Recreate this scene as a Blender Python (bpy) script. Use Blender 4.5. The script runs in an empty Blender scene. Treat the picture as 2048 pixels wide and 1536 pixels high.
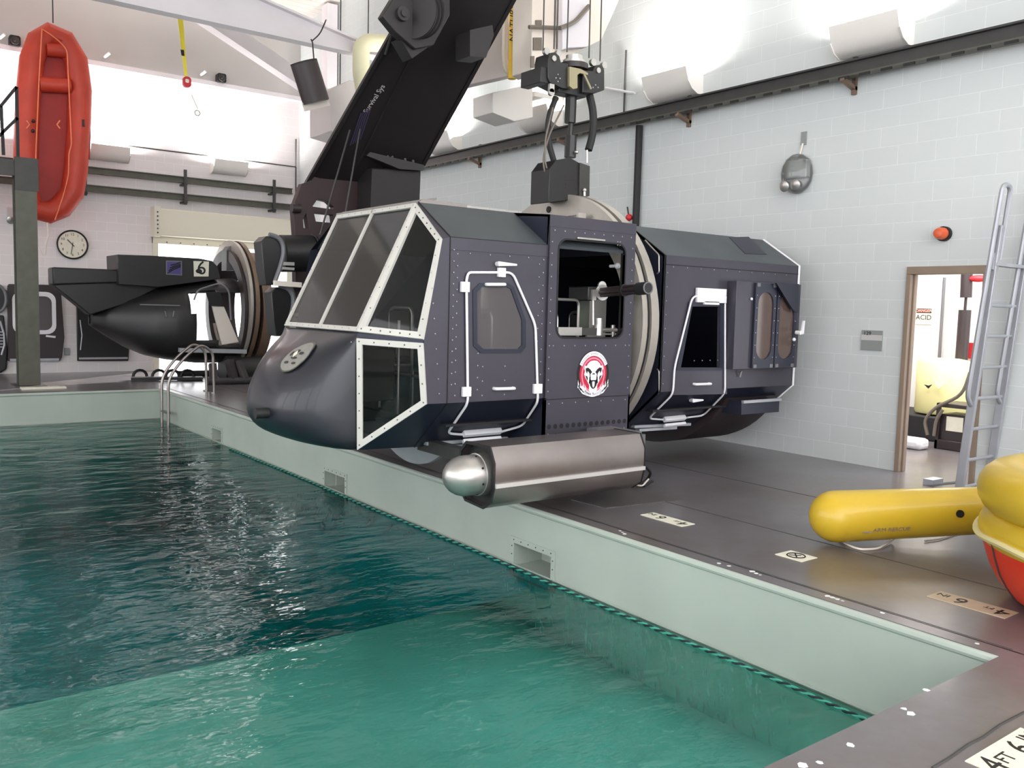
import bpy, math, random
import numpy as np
from mathutils import Vector, Matrix, geometry
random.seed(7)
C = bpy.context.scene.collection
SC = bpy.context.scene
PI = math.pi

# ------------------------------------------------------------ camera
CF, CYAW, CPITCH, CROLL, CH = 1744.37, 0.6477, 0.0869, 0.0267, 1.63
def _basis():
    cy, sy, cp, sp = math.cos(CYAW), math.sin(CYAW), math.cos(CPITCH), math.sin(CPITCH)
    F = Vector((sy*cp, cy*cp, -sp)); r = Vector((cy, -sy, 0)); U = r.cross(F)
    c, s = math.cos(CROLL), math.sin(CROLL)
    return c*r+s*U, -s*r+c*U, F
RX, UX, FX = _basis()
cam = bpy.data.objects.new('camera', bpy.data.cameras.new('camera'))
C.objects.link(cam)
cam.matrix_world = Matrix(((RX.x, UX.x, -FX.x, 0), (RX.y, UX.y, -FX.y, 0), (RX.z, UX.z, -FX.z, CH), (0, 0, 0, 1)))
cam.data.sensor_fit = 'HORIZONTAL'; cam.data.sensor_width = 36; cam.data.lens = CF/2048*36
cam.data.clip_start = 0.05; cam.data.clip_end = 200
SC.camera = cam

# ------------------------------------------------------------ view, sky, lights
SC.view_settings.view_transform = 'Standard'; SC.view_settings.look = 'None'
SC.view_settings.gamma = 1; SC.view_settings.use_curve_mapping = False
SC.view_settings.exposure = 0.62
w = bpy.data.worlds.new('sky'); SC.world = w; w.use_nodes = True
w.node_tree.nodes['Background'].inputs[0].default_value = (0.97, 0.98, 1.0, 1)
w.node_tree.nodes['Background'].inputs[1].default_value = 3.0
LUM_POWER = 75.0
sun = bpy.data.lights.new('sun', 'SUN'); sun.energy = 9.0; sun.angle = .01; sun.color = (1, .97, .92)
so_ = bpy.data.objects.new('sun', sun); C.objects.link(so_)
so_.rotation_euler = Vector((-.95, -.8, -.46)).to_track_quat('-Z', 'Y').to_euler()
SC.cycles.max_bounces = 8; SC.cycles.diffuse_bounces = 4; SC.cycles.glossy_bounces = 4
SC.cycles.transparent_max_bounces = 12; SC.cycles.sample_clamp_indirect = 4
SC.cycles.caustics_reflective = False; SC.cycles.caustics_refractive = False

def area_light(name, loc, direction, sx, sy, power, col=(1, 1, 1), parent=None):
    L = bpy.data.lights.new(name, 'AREA'); L.shape = 'RECTANGLE'; L.size = sx; L.size_y = sy
    L.energy = power; L.color = col
    o = bpy.data.objects.new(name, L); C.objects.link(o)
    o.rotation_euler = Vector(direction).to_track_quat('-Z', 'Y').to_euler()
    if parent:
        o.parent = parent; o.location = Vector(loc)-parent.location
    else: o.location = loc
    return o

# a point on the plane axis=val that is seen at a pixel of the 2048x1536 frame
def P(px, py, axis, val):
    d = FX + RX*((px-1024)/CF) - UX*((py-768)/CF)
    o = Vector((0, 0, CH)); t = (val-o[axis])/d[axis]
    return o+d*t
def PYs(pts, y): return [P(a, b, 1, y) for a, b in pts]
def PXs(pts, x): return [P(a, b, 0, x) for a, b in pts]

# ------------------------------------------------------------ materials
def lin(c): return tuple((v/12.92 if v <= .04045 else ((v+.055)/1.055)**2.4) for v in [x/255 for x in c])
MT = {}
def mat(name, rgb, rough=.5, metal=0., var=0., scale=3., bump=0., bscale=40., coat=0., spec=.5):
    m = bpy.data.materials.new(name); m.use_nodes = True; nt = m.node_tree; b = nt.nodes['Principled BSDF']
    c = lin(rgb); b.inputs['Base Color'].default_value = (*c, 1)
    b.inputs['Roughness'].default_value = rough; b.inputs['Metallic'].default_value = metal
    b.inputs['Coat Weight'].default_value = coat; b.inputs['Specular IOR Level'].default_value = spec
    tc = nt.nodes.new('ShaderNodeTexCoord')
    if var:
        n = nt.nodes.new('ShaderNodeTexNoise'); n.inputs['Scale'].default_value = scale; n.inputs['Detail'].default_value = 5
        r = nt.nodes.new('ShaderNodeValToRGB'); r.color_ramp.elements[0].position = .3; r.color_ramp.elements[1].position = .7
        r.color_ramp.elements[0].color = (*[v*(1-var) for v in c], 1); r.color_ramp.elements[1].color = (*[min(1, v*(1+var)) for v in c], 1)
        nt.links.new(tc.outputs['Object'], n.inputs['Vector']); nt.links.new(n.outputs['Fac'], r.inputs['Fac'])
        nt.links.new(r.outputs['Color'], b.inputs['Base Color'])
    if bump:
        n2 = nt.nodes.new('ShaderNodeTexNoise'); n2.inputs['Scale'].default_value = bscale
        bp = nt.nodes.new('ShaderNodeBump'); bp.inputs['Strength'].default_value = bump; bp.inputs['Distance'].default_value = .01
        nt.links.new(tc.outputs['Object'], n2.inputs['Vector']); nt.links.new(n2.outputs['Fac'], bp.inputs['Height'])
        nt.links.new(bp.outputs['Normal'], b.inputs['Normal'])
    MT[name] = m; return m

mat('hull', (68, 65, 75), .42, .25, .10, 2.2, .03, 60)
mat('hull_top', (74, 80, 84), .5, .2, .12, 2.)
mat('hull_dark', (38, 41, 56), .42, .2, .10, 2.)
mat('nose_paint', (34, 35, 43), .38, .1, .12, 2.5, coat=.15)
mat('inside', (22, 22, 25), .7)
mat('frame_paint', (198, 195, 188), .45, 0, .04, 6)
mat('white_plastic', (232, 230, 234), .4)
mat('rivet', (168, 166, 176), .35, .6)
mat('rivet_dark', (70, 70, 72), .5)
mat('alu', (190, 186, 182), .35, .85, .08, 8)
mat('alu_dull', (172, 174, 180), .5, .5, .06, 6)
mat('steel', (150, 141, 138), .34, .9, .08, 4, .03, 20)
mat('roof_grey', (140, 134, 130), .5, .2)
mat('seam_alu', (225, 220, 216), .35, .5)
mat('ring_metal', (180, 173, 164), .42, .55, .08, 5)
mat('crane_black', (40, 36, 37), .45, .15, .15, 1.5)
mat('crane_grey', (50, 46, 47), .45, .15, .15, 1.5)
mat('maroon', (46, 26, 28), .5, .1, .15, 3)
mat('rubber', (26, 25, 27), .6)
mat('black_paint', (34, 33, 34), .4, .1)
mat('brown_black', (48, 38, 40), .45)
mat('grey_box', (112, 112, 116), .5, .2)
mat('grey_green', (86, 92, 82), .5, .3, .1, 5)
mat('olive_steel', (84, 84, 74), .5, .3, .12, 6)
mat('rail_steel', (64, 63, 62), .5, .3, .12, 6)
mat('tan_metal', (122, 100, 84), .5, .3, .15, 4)
mat('raft_orange', (190, 60, 40), .5, 0, .12, 3)
mat('raft_dark', (160, 34, 26), .55, 0, .1, 3)
mat('cord_orange', (240, 130, 90), .6)
mat('raft_yellow', (204, 170, 42), .38, 0, .06, 3, coat=.2)
mat('raft_pale', (222, 208, 150), .5)
mat('raft_red', (220, 52, 26), .45, 0, .06, 3, coat=.2)
mat('strap_white', (225, 215, 205), .6)
mat('yellow', (238, 220, 60), .5)
mat('gas_yellow', (236, 190, 60), .5)
mat('hazard_red', (196, 40, 50), .5)
mat('emblem_red', (190, 30, 60), .5)
mat('emblem_pink', (238, 140, 165), .5)
mat('ink', (20, 18, 20), .6)
mat('sign_white', (226, 222, 205), .6, 0, .05, 12)
mat('sign_tan', (190, 172, 146), .6, 0, .08, 12)
mat('blue_logo', (70, 62, 120), .5)
mat('orange_lens', (214, 92, 48), .3)
mat('duct', (226, 214, 202), .6, 0, .04, 2)
mat('duct_grey', (190, 182, 180), .6, 0, .04, 2)
mat('pipe_cream', (214, 208, 176), .5)
mat('beam_paint', (222, 216, 220), .55, 0, .03, 2)
mat('lum_white', (238, 232, 226), .5)
mat('shutter', (224, 218, 200), .55)
mat('door_frame', (140, 122, 106), .5, 0, .06, 5)
mat('grey_sign', (140, 144, 142), .5)
mat('tank_yellow', (244, 236, 170), .45)
mat('rope_teal', (70, 160, 140), .7)
mat('rope_dark', (16, 40, 42), .7)
mat('hose', (110, 100, 90), .5)
mat('charcoal_cloth', (60, 58, 56), .8)
mat('paint_chip', (225, 228, 226), .6)

def nodes_of(name):
    m = bpy.data.materials.new(name); m.use_nodes = True; MT[name] = m
    return m, m.node_tree, m.node_tree.nodes, m.node_tree.links, m.node_tree.nodes['Principled BSDF']
# painted concrete block: pattern runs along (axis, z)
def block_mat(name, rgb, axis, strength):
    m, nt, N, L, b = nodes_of(name)
    c = lin(rgb)
    tc = N.new('ShaderNodeTexCoord'); sp = N.new('ShaderNodeSeparateXYZ'); cb = N.new('ShaderNodeCombineXYZ')
    L.new(tc.outputs['Object'], sp.inputs[0]); L.new(sp.outputs[axis], cb.inputs[0]); L.new(sp.outputs[2], cb.inputs[1])
    br = N.new('ShaderNodeTexBrick'); br.inputs['Scale'].default_value = 1
    br.inputs['Brick Width'].default_value = .406; br.inputs['Row Height'].default_value = .203
    br.inputs['Mortar Size'].default_value = .006; br.inputs['Mortar Smooth'].default_value = .4
    br.inputs['Color1'].default_value = (*c, 1); br.inputs['Color2'].default_value = (*[v*.975 for v in c], 1)
    br.inputs['Mortar'].default_value = (*[min(1, v*1.12) for v in c], 1)
    L.new(cb.outputs[0], br.inputs['Vector'])
    n = N.new('ShaderNodeTexNoise'); n.inputs['Scale'].default_value = 90
    ma = N.new('ShaderNodeMath'); ma.operation = 'MULTIPLY_ADD'; ma.inputs[1].default_value = .06
    inv = N.new('ShaderNodeMath'); inv.operation = 'SUBTRACT'; inv.inputs[0].default_value = 1
    L.new(br.outputs['Fac'], inv.inputs[1]); L.new(n.outputs['Fac'], ma.inputs[0]); L.new(inv.outputs[0], ma.inputs[2])
    bp = N.new('ShaderNodeBump'); bp.inputs['Strength'].default_value = strength; bp.inputs['Distance'].default_value = .006
    L.new(ma.outputs[0], bp.inputs['Height']); L.new(bp.outputs['Normal'], b.inputs['Normal'])
    L.new(br.outputs['Color'], b.inputs['Base Color']); b.inputs['Roughness'].default_value = .55
block_mat('block_right', (205, 209, 209), 1, .32)
block_mat('block_back', (228, 222, 222), 0, .15)
mat('wall_white', (228, 224, 222), .6, 0, .02, 1)
mat('wall_panel', (196, 192, 190), .6, 0, .03, 1)
mat('pool_paint', (170, 179, 170), .5, 0, .07, 1.3)
mat('pool_under', (138, 216, 196), .6, 0, .05, 1)
mat('pool_under_lit', (170, 252, 232), .6, 0, .03, 1)  # paler than the floor paint: scattered underwater light put into the wall colour
mat('pool_deep', (60, 120, 130), .6)

def floor_mat():
    m, nt, N, L, b = nodes_of('deck_floor')
    tc = N.new('ShaderNodeTexCoord')
    n1 = N.new('ShaderNodeTexNoise'); n1.inputs['Scale'].default_value = .55; n1.inputs['Detail'].default_value = 6; n1.inputs['Roughness'].default_value = .62
    r = N.new('ShaderNodeValToRGB'); e = r.color_ramp.elements
    e[0].position = .30; e[0].color = (*lin((96, 82, 76)), 1); e[1].position = .72; e[1].color = (*lin((130, 126, 134)), 1); e3 = e.new(.48); e3.color = (*lin((110, 105, 107)), 1)
    n2 = N.new('ShaderNodeTexNoise'); n2.inputs['Scale'].default_value = 14; n2.inputs['Detail'].default_value = 8
    mx = N.new('ShaderNodeMix'); mx.data_type = 'RGBA'; mx.blend_type = 'MULTIPLY'; mx.inputs[0].default_value = .35
    r2 = N.new('ShaderNodeValToRGB'); r2.color_ramp.elements[0].color = (.6, .6, .6, 1); r2.color_ramp.elements[0].position = .3
    L.new(tc.outputs['Object'], n1.inputs[0]); L.new(tc.outputs['Object'], n2.inputs[0])
    L.new(n1.outputs['Fac'], r.inputs[0]); L.new(n2.outputs['Fac'], r2.inputs[0])
    L.new(r.outputs[0], mx.inputs[6]); L.new(r2.outputs[0], mx.inputs[7]); L.new(mx.outputs[2], b.inputs['Base Color'])
    b.inputs['Roughness'].default_value = .34; b.inputs['Coat Weight'].default_value = .35; b.inputs['Coat Roughness'].default_value = .14
    bp = N.new('ShaderNodeBump'); bp.inputs['Strength'].default_value = .08; bp.inputs['Distance'].default_value = .004
    L.new(n2.outputs['Fac'], bp.inputs['Height']); L.new(bp.outputs[0], b.inputs['Normal'])
floor_mat()
def tread_mat():
    m, nt, N, L, b = nodes_of('tread_plate')
    tc = N.new('ShaderNodeTexCoord'); w1 = N.new('ShaderNodeTexChecker'); w1.inputs['Scale'].default_value = 45
    mp = N.new('ShaderNodeMapping'); mp.inputs['Rotation'].default_value = (0, 0, .78)
    L.new(tc.outputs['Object'], mp.inputs[0]); L.new(mp.outputs[0], w1.inputs[0])
    w1.inputs[1].default_value = (*lin((112, 106, 106)), 1); w1.inputs[2].default_value = (*lin((92, 86, 86)), 1)
    L.new(w1.outputs[0], b.inputs['Base Color']); b.inputs['Roughness'].default_value = .4; b.inputs['Metallic'].default_value = .3
tread_mat()
def glass_mat(name, tint, haze, hazecol, rough=.03, fac=1.45):
    m, nt, N, L, b = nodes_of(name); N.remove(b)
    out = N['Material Output']; tr = N.new('ShaderNodeBsdfTransparent'); tr.inputs[0].default_value = (*tint, 1)
    df = N.new('ShaderNodeBsdfDiffuse'); df.inputs[0].default_value = (*lin(hazecol), 1)
    gl = N.new('ShaderNodeBsdfGlossy'); gl.inputs['Roughness'].default_value = rough; gl.inputs[0].default_value = (1, 1, 1, 1)
    m1 = N.new('ShaderNodeMixShader'); m1.inputs[0].default_value = haze
    m2 = N.new('ShaderNodeMixShader'); fr = N.new('ShaderNodeFresnel'); fr.inputs[0].default_value = fac
    L.new(tr.outputs[0], m1.inputs[1]); L.new(df.outputs[0], m1.inputs[2])
    L.new(m1.outputs[0], m2.inputs[1]); L.new(gl.outputs[0], m2.inputs[2]); L.new(fr.outputs[0], m2.inputs[0]); L.new(m2.outputs[0], out.inputs[0])
glass_mat('windscreen', (.34, .32, .31), .14, (120, 114, 110), .06, 1.4)
glass_mat('side_glass', (.5, .52, .51), .05, (90, 92, 90), .03, 1.35)
glass_mat('frost_glass', (.5, .5, .5), .5, (120, 114, 116), .2, 1.2)
glass_mat('amber_glass', (.4, .35, .3), .4, (134, 112, 104), .1)
glass_mat('bubble', (.9, .9, .9), .12, (210, 210, 210), .05)
def water_mat():
    m, nt, N, L, b = nodes_of('pool_water'); N.remove(b)
    out = N['Material Output']; tr = N.new('ShaderNodeBsdfTransparent')
    gl = N.new('ShaderNodeBsdfGlossy'); gl.inputs['Roughness'].default_value = .02
    m2 = N.new('ShaderNodeMixShader'); fr = N.new('ShaderNodeFresnel'); fr.inputs[0].default_value = 1.33
    geo = N.new('ShaderNodeNewGeometry')
    def noise(sc, det, rot, strech):
        mp = N.new('ShaderNodeMapping'); mp.inputs['Rotation'].default_value = (0, 0, rot); mp.inputs['Scale'].default_value = strech
        n = N.new('ShaderNodeTexNoise'); n.inputs['Scale'].default_value = sc; n.inputs['Detail'].default_value = det
        L.new(geo.outputs['Position'], mp.inputs[0]); L.new(mp.outputs[0], n.inputs[0]); return n
    a = noise(2.6, 3, .55, (1, 2.0, 1)); c = noise(.8, 2, -.3, (1, 1.6, 1)); d = noise(9, 2, .7, (1, 1.8, 1))
    ad = N.new('ShaderNodeMath'); ad.operation = 'MULTIPLY_ADD'; ad.inputs[1].default_value = 2.2
    L.new(c.outputs['Fac'], ad.inputs[0]); L.new(a.outputs['Fac'], ad.inputs[2])
    ad2 = N.new('ShaderNodeMath'); ad2.operation = 'MULTIPLY_ADD'; ad2.inputs[1].default_value = .16
    L.new(d.outputs['Fac'], ad2.inputs[0]); L.new(ad.outputs[0], ad2.inputs[2])
    bp = N.new('ShaderNodeBump'); bp.inputs['Strength'].default_value = .55; bp.inputs['Distance'].default_value = .05
    L.new(ad2.outputs[0], bp.inputs['Height'])
    L.new(bp.outputs[0], gl.inputs['Normal']); L.new(bp.outputs[0], fr.inputs['Normal'])
    L.new(fr.outputs[0], m2.inputs[0]); L.new(tr.outputs[0], m2.inputs[1]); L.new(gl.outputs[0], m2.inputs[2])
    L.new(m2.outputs[0], out.inputs[0])
    va = N.new('ShaderNodeVolumeAbsorption'); va.inputs[0].default_value = (.0, .80, .875, 1); va.inputs[1].default_value = .44
    L.new(va.outputs[0], out.inputs['Volume'])
water_mat()
def corrugated():
    m, nt, N, L, b = nodes_of('roof_deck')
    tc = N.new('ShaderNodeTexCoord'); wv = N.new('ShaderNodeTexWave'); wv.bands_direction = 'Y'; wv.inputs['Scale'].default_value = 1.1
    L.new(tc.outputs['Object'], wv.inputs[0])
    bp = N.new('ShaderNodeBump'); bp.inputs['Strength'].default_value = 1; bp.inputs['Distance'].default_value = .05
    L.new(wv.outputs['Fac'], bp.inputs['Height']); L.new(bp.outputs[0], b.inputs['Normal'])
    b.inputs['Base Color'].default_value = (*lin((225, 220, 212)), 1); b.inputs['Roughness'].default_value = .5
corrugated()

# ------------------------------------------------------------ mesh building
KEEP = {'rivets', 'screws', 'lettering', 'symbol', 'numerals', 'number', 'bolts', 'clips', 'drain_holes', 'skull_marks', 'claws', 'scroll_lettering', 'seal_marks', 'logo', 'logo_stripes', 'seam', 'marking', 'bolt_hole', 'hull', 'seal_face', 'scroll', 'muzzle', 'word', 'banner_word', 'cable', 'barrels', 'nose_emblem', 'corner_pad', 'tube', 'upper_ring', 'lower_ring', 'strand', 'lifeline'}
class MB:
    def __init__(s): s.v = []; s.f = []; s.pieces = []
    def add(s, vs, fs):
        k = len(s.v); s.pieces.append((k, k+len(vs), len(s.f), len(s.f)+len(fs))); s.v += [tuple(x) for x in vs]; s.f += [tuple(i+k for i in f) for f in fs]; return s
    def b(s, x0, x1, y0, y1, z0, z1, M=None):
        vs = [Vector((x, y, z)) for z in (z0, z1) for y in (y0, y1) for x in (x0, x1)]
        if M: vs = [M @ q for q in vs]
        return s.add(vs, [(0, 2, 3, 1), (4, 5, 7, 6), (0, 1, 5, 4), (2, 6, 7, 3), (0, 4, 6, 2), (1, 3, 7, 5)])
    def bar(s, a, c, w, h, up=(0, 0, 1)):
        a, c = Vector(a), Vector(c); d = (c-a).normalized(); u = Vector(up); sd = d.cross(u)
        if sd.length < 1e-4: sd = d.cross(Vector((1, 0, 0)))
        sd.normalize(); u = sd.cross(d); vs = []
        for q in (a, c):
            for i, j in ((-1, -1), (1, -1), (1, 1), (-1, 1)): vs.append(q+sd*(i*w/2)+u*(j*h/2))
        return s.add(vs, [(3, 2, 1, 0), (4, 5, 6, 7), (0, 1, 5, 4), (1, 2, 6, 5), (2, 3, 7, 6), (3, 0, 4, 7)])
    def prism(s, pts, vec):
        return s.plate(pts, [], vec)
    def plate(s, outer, holes, vec):
        vec = Vector(vec); loops = [[Vector(q) for q in outer]]+[[Vector(q) for q in h] for h in holes]
        tris = geometry.tessellate_polygon(loops); flat = [q for l in loops for q in l]; n = len(flat)
        nrm = Vector((0, 0, 0))
        for i, q in enumerate(loops[0]): nrm += q.cross(loops[0][(i+1) % len(loops[0])])
        fs = []
        for t in tris:
            a, b_, c = flat[t[0]], flat[t[1]], flat[t[2]]
            tn = (b_-a).cross(c-a)
            up = tn.dot(vec) > 0
            t = tuple(t)
            fs.append(t[::-1] if up else t); fs.append(tuple(i+n for i in (t if up else t[::-1])))
        k = 0
        for li, l in enumerate(loops):
            m = len(l)
            ln = Vector((0, 0, 0))
            for i, q in enumerate(l): ln += (q-l[0]).cross(l[(i+1) % m]-l[0])
            ccw = ln.dot(vec) > 0
            if li: ccw = not ccw
            for i in range(m):
                a, b_ = k+i, k+(i+1) % m
                fs.append((a, b_, b_+n, a+n) if ccw else (b_, a, a+n, b_+n))
            k += m
        return s.add(flat+[q+vec for q in flat], fs)
    def tube(s, pts, r, n=8, closed=False, cap=True):
        pts = [Vector(q) for q in pts]; m = len(pts); rs = r if isinstance(r, (list, tuple)) else [r]*m
        vs = []; prev = None
        for i, q in enumerate(pts):
            if closed: d = pts[(i+1) % m]-pts[i-1]
            else: d = pts[min(i+1, m-1)]-pts[max(i-1, 0)]
            d.normalize()
            if prev is None:
                a = Vector((0, 0, 1)) if abs(d.z) < .9 else Vector((1, 0, 0)); u = d.cross(a).normalized()
            else: u = (prev-d*prev.dot(d)).normalized()
            prev = u; v_ = d.cross(u)
            for k in range(n):
                t = 2*PI*k/n; vs.append(q+(u*math.cos(t)+v_*math.sin(t))*rs[i])
        fs = []
        for i in range(m if closed else m-1):
            for k in range(n):
                a = i*n+k; b_ = i*n+(k+1) % n; c = ((i+1) % m)*n+(k+1) % n; e = ((i+1) % m)*n+k
                fs.append((a, b_, c, e))
        if cap and not closed: fs += [tuple(range(n))[::-1], tuple((m-1)*n+k for k in range(n))]
        return s.add(vs, fs)
    def cyl(s, a, c, r, r2=None, n=20): return s.tube([a, c], [r, r if r2 is None else r2], n)
    def lathe(s, o, ax, prof, n=32):
        o, ax = Vector(o), Vector(ax).normalized(); return s.tube([o+ax*d for d, _ in prof], [max(r, .0005) for _, r in prof], n) if False else s._lathe(o, ax, prof, n)
    def _lathe(s, o, ax, prof, n):
        a = Vector((0, 0, 1)) if abs(ax.z) < .9 else Vector((1, 0, 0)); u = ax.cross(a).normalized(); v_ = ax.cross(u); vs = []; m = len(prof)
        for d, r in prof:
            for k in range(n):
                t = 2*PI*k/n; vs.append(o+ax*d+(u*math.cos(t)+v_*math.sin(t))*max(r, .0005))
        fs = [(i*n+k, i*n+(k+1) % n, (i+1)*n+(k+1) % n, (i+1)*n+k) for i in range(m-1) for k in range(n)]
        fs += [tuple(range(n))[::-1], tuple((m-1)*n+k for k in range(n))]
        return s.add(vs, fs)
    def rings(s, rr, cap=True):
        n = len(rr[0]); vs = [q for r in rr for q in r]
        fs = [(i*n+k, i*n+(k+1) % n, (i+1)*n+(k+1) % n, (i+1)*n+k) for i in range(len(rr)-1) for k in range(n)]
        if cap: fs += [tuple(range(n))[::-1], tuple((len(rr)-1)*n+k for k in range(n))]
        return s.add(vs, fs)
    def ball(s, c, r, n=12, sc=(1, 1, 1)):
        c = Vector(c); prof = [(-math.cos(PI*i/8), math.sin(PI*i/8)) for i in range(9)]; k = len(s.v)
        s._lathe(Vector((0, 0, 0)), Vector((0, 0, 1)), prof, n)
        for i in range(k, len(s.v)):
            q = s.v[i]; s.v[i] = tuple(c[j]+q[j]*r*sc[j] for j in range(3))
        return s
    def text(s, body, size, o, xa, ya, depth=.002, align='CENTER', stretch=1.0):
        cu = bpy.data.curves.new('t', 'FONT'); cu.body = body; cu.size = size; cu.align_x = align; cu.align_y = 'CENTER'
        cu.extrude = depth; cu.resolution_u = 3
        ob = bpy.data.objects.new('t', cu); C.objects.link(ob)
        me = bpy.data.meshes.new_from_object(ob.evaluated_get(bpy.context.evaluated_depsgraph_get()))
        o, xa, ya = Vector(o), Vector(xa).normalized(), Vector(ya).normalized(); za = xa.cross(ya)
        s.add([o+xa*(q.co.x*stretch)+ya*q.co.y+za*q.co.z for q in me.vertices], [tuple(p.vertices) for p in me.polygons])
        bpy.data.objects.remove(ob); bpy.data.curves.remove(cu); bpy.data.meshes.remove(me); return s
    def build(s, name, material, parent=None, bevel=0, flat=False, angle=35, fixn=False):
        if parent is not None and name not in KEEP and len(s.pieces) > 1:
            bb = []
            for v0, v1, f0, f1 in s.pieces:
                a = np.array([tuple(q) for q in s.v[v0:v1]]); bb.append((a.min(0)-.006, a.max(0)+.006))
            n = len(bb); g = list(range(n))
            def root(i):
                while g[i] != i: i = g[i]
                return i
            for i in range(n):
                for k in range(i):
                    if (bb[i][0] <= bb[k][1]).all() and (bb[k][0] <= bb[i][1]).all(): g[root(i)] = root(k)
            ids = sorted({root(i) for i in range(n)})
            if len(ids) > 1:
                first = None
                for r in ids:
                    m = MB()
                    for i in range(n):
                        if root(i) == r:
                            v0, v1, f0, f1 = s.pieces[i]; m.add(s.v[v0:v1], [tuple(q-v0 for q in f) for f in s.f[f0:f1]])
                    m.pieces = m.pieces[:1]
                    o = m.build(name, material, parent, bevel, flat, angle, fixn); first = first or o
                return first
        off = Vector((0, 0, 0)); p = parent
        while p is not None: off += p.location; p = p.parent
        me = bpy.data.meshes.new(name); me.from_pydata([tuple(Vector(q)-off) for q in s.v], [], s.f)
        me.materials.append(MT[material]); me.validate(); me.update()
        if fixn:
            import bmesh
            bm = bmesh.new(); bm.from_mesh(me); bmesh.ops.recalc_face_normals(bm, faces=bm.faces); bm.to_mesh(me); bm.free()
        if not flat:
            me.polygons.foreach_set('use_smooth', [True]*len(me.polygons)); me.set_sharp_from_angle(angle=math.radians(angle))
        o = bpy.data.objects.new(name, me); C.objects.link(o)
        if parent is not None: o.parent = parent
        if bevel:
            md = o.modifiers.new('bevel', 'BEVEL'); md.width = bevel; md.segments = 2; md.limit_method = 'ANGLE'; md.angle_limit = .7
        return o
def tag(o, label, cat, group=None, kind=None):
    o['label'] = label; o['category'] = cat
    if group: o['group'] = group
    if kind: o['kind'] = kind
    return o
def thing(name, label, cat, loc, group=None):
    o = bpy.data.objects.new(name, None); C.objects.link(o); o.location = loc; o.empty_display_size = .1
    return tag(o, label, cat, group)
def struct(mb, name, m, **k):
    o = mb.build(name, m, **k); o['kind'] = 'structure'; return o
def dup(root, loc, label=None, rotz=None):
    r = root.copy(); C.objects.link(r); r.location = loc
    if label: r['label'] = label
    if rotz is not None: r.rotation_euler[2] = rotz
    for ch in list(root.children):
        c = ch.copy(); C.objects.link(c); c.parent = r
        for g in list(ch.children):
            d = g.copy(); C.objects.link(d); d.parent = c
    return r
def rrect(x0, x1, z0, z1, r, n=5):
    out = []
    for cx, cz, a0 in ((x1-r, z1-r, 0), (x0+r, z1-r, PI/2), (x0+r, z0+r, PI), (x1-r, z0+r, 1.5*PI)):
        for i in range(n+1): a = a0+PI/2*i/n; out.append((cx+r*math.cos(a), cz+r*math.sin(a)))
    return out
def XZ(pts, y): return [Vector((a, y, b_)) for a, b_ in pts]
def smooth_path(pts, r=.06, n=4):
    pts = [Vector(q) for q in pts]; out = [pts[0]]
    for i in range(1, len(pts)-1):
        a, b_, c = pts[i-1], pts[i], pts[i+1]
        rr = min(r, (a-b_).length*.45, (c-b_).length*.45)
        p0 = b_+(a-b_).normalized()*rr; p1 = b_+(c-b_).normalized()*rr
        for k in range(n+1):
            t = k/n; out.append(p0*(1-t)**2+b_*2*t*(1-t)+p1*t*t)
    out.append(pts[-1]); return out
def arc(c, r, a0, a1, n, ax='x'):
    out = []
    for i in range(n+1):
        a = a0+(a1-a0)*i/n
        if ax == 'x': out.append(Vector((c[0], c[1]+r*math.cos(a), c[2]+r*math.sin(a))))
        if ax == 'y': out.append(Vector((c[0]+r*math.cos(a), c[1], c[2]+r*math.sin(a))))
        if ax == 'z': out.append(Vector((c[0]+r*math.cos(a), c[1]+r*math.sin(a), c[2])))
    return out

# ============================================================ THE ROOM
PX, WX, PYF, BY, PYN, WZ = 4.40, 8.87, 16.39, 20.64, 1.84, -0.53
XL, YB, CZ = -11.0, -5.0, 8.3
def RZ(x): return CZ
def BZ(x): return min(8.25, 6.88+.18*(5.93-x))
PL = -8.0                                   # left edge of the pool
# deck: right strip, far strip, near strip, left strip (one continuous floor)
f = MB()
f.b(PX+.14, WX+.0, YB, BY, -.12, 0); f.b(PX+.03, PX+.15, PYN, PYF+.02, -.014, 0); f.b(XL, PX+.15, PYF+.14, BY, -.12, 0); f.b(XL, PX+.15, PYF+.03, PYF+.15, -.014, 0); f.b(XL, PX+.15, YB, PYN, -.12, 0); f.b(XL, PL, PYN, PYF, -.12, 0)
f.b(WX, 13.2, 2.0, 8.4, -.12, 0)
struct(f, 'floor', 'deck_floor')
# floor joints
j = MB()
for x in (5.55, 6.9):
    j.b(x-.006, x+.006, 1.9, 20.4, 0, .0015)
j.b(PX+.16, PX+.166, PYN, PYF, 0, .0015)
j.tube([P(a, b_, 2, .001) for a, b_ in ((1865, 1536), (1900, 1515), (1935, 1490), (1965, 1475), (2000, 1450), (2048, 1425))], .006, 6)
struct(j, 'trim_1', 'rail_steel')
# right wall with the doorway
DY0, DY1, DZ = 4.05, 4.88, 2.17
wl = MB()
wl.plate([Vector((WX, YB, -.1)), Vector((WX, BY+.2, -.1)), Vector((WX, BY+.2, CZ)), Vector((WX, YB, CZ))][:0] or
         [Vector(q) for q in ((WX, YB, -.1), (WX, DY0, -.1), (WX, DY0, DZ), (WX, DY1, DZ), (WX, DY1, -.1), (WX, BY+.2, -.1), (WX, BY+.2, CZ), (WX, YB, CZ))], [], (.12, 0, 0))
struct(wl, 'wall_right', 'block_right', flat=True)
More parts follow.
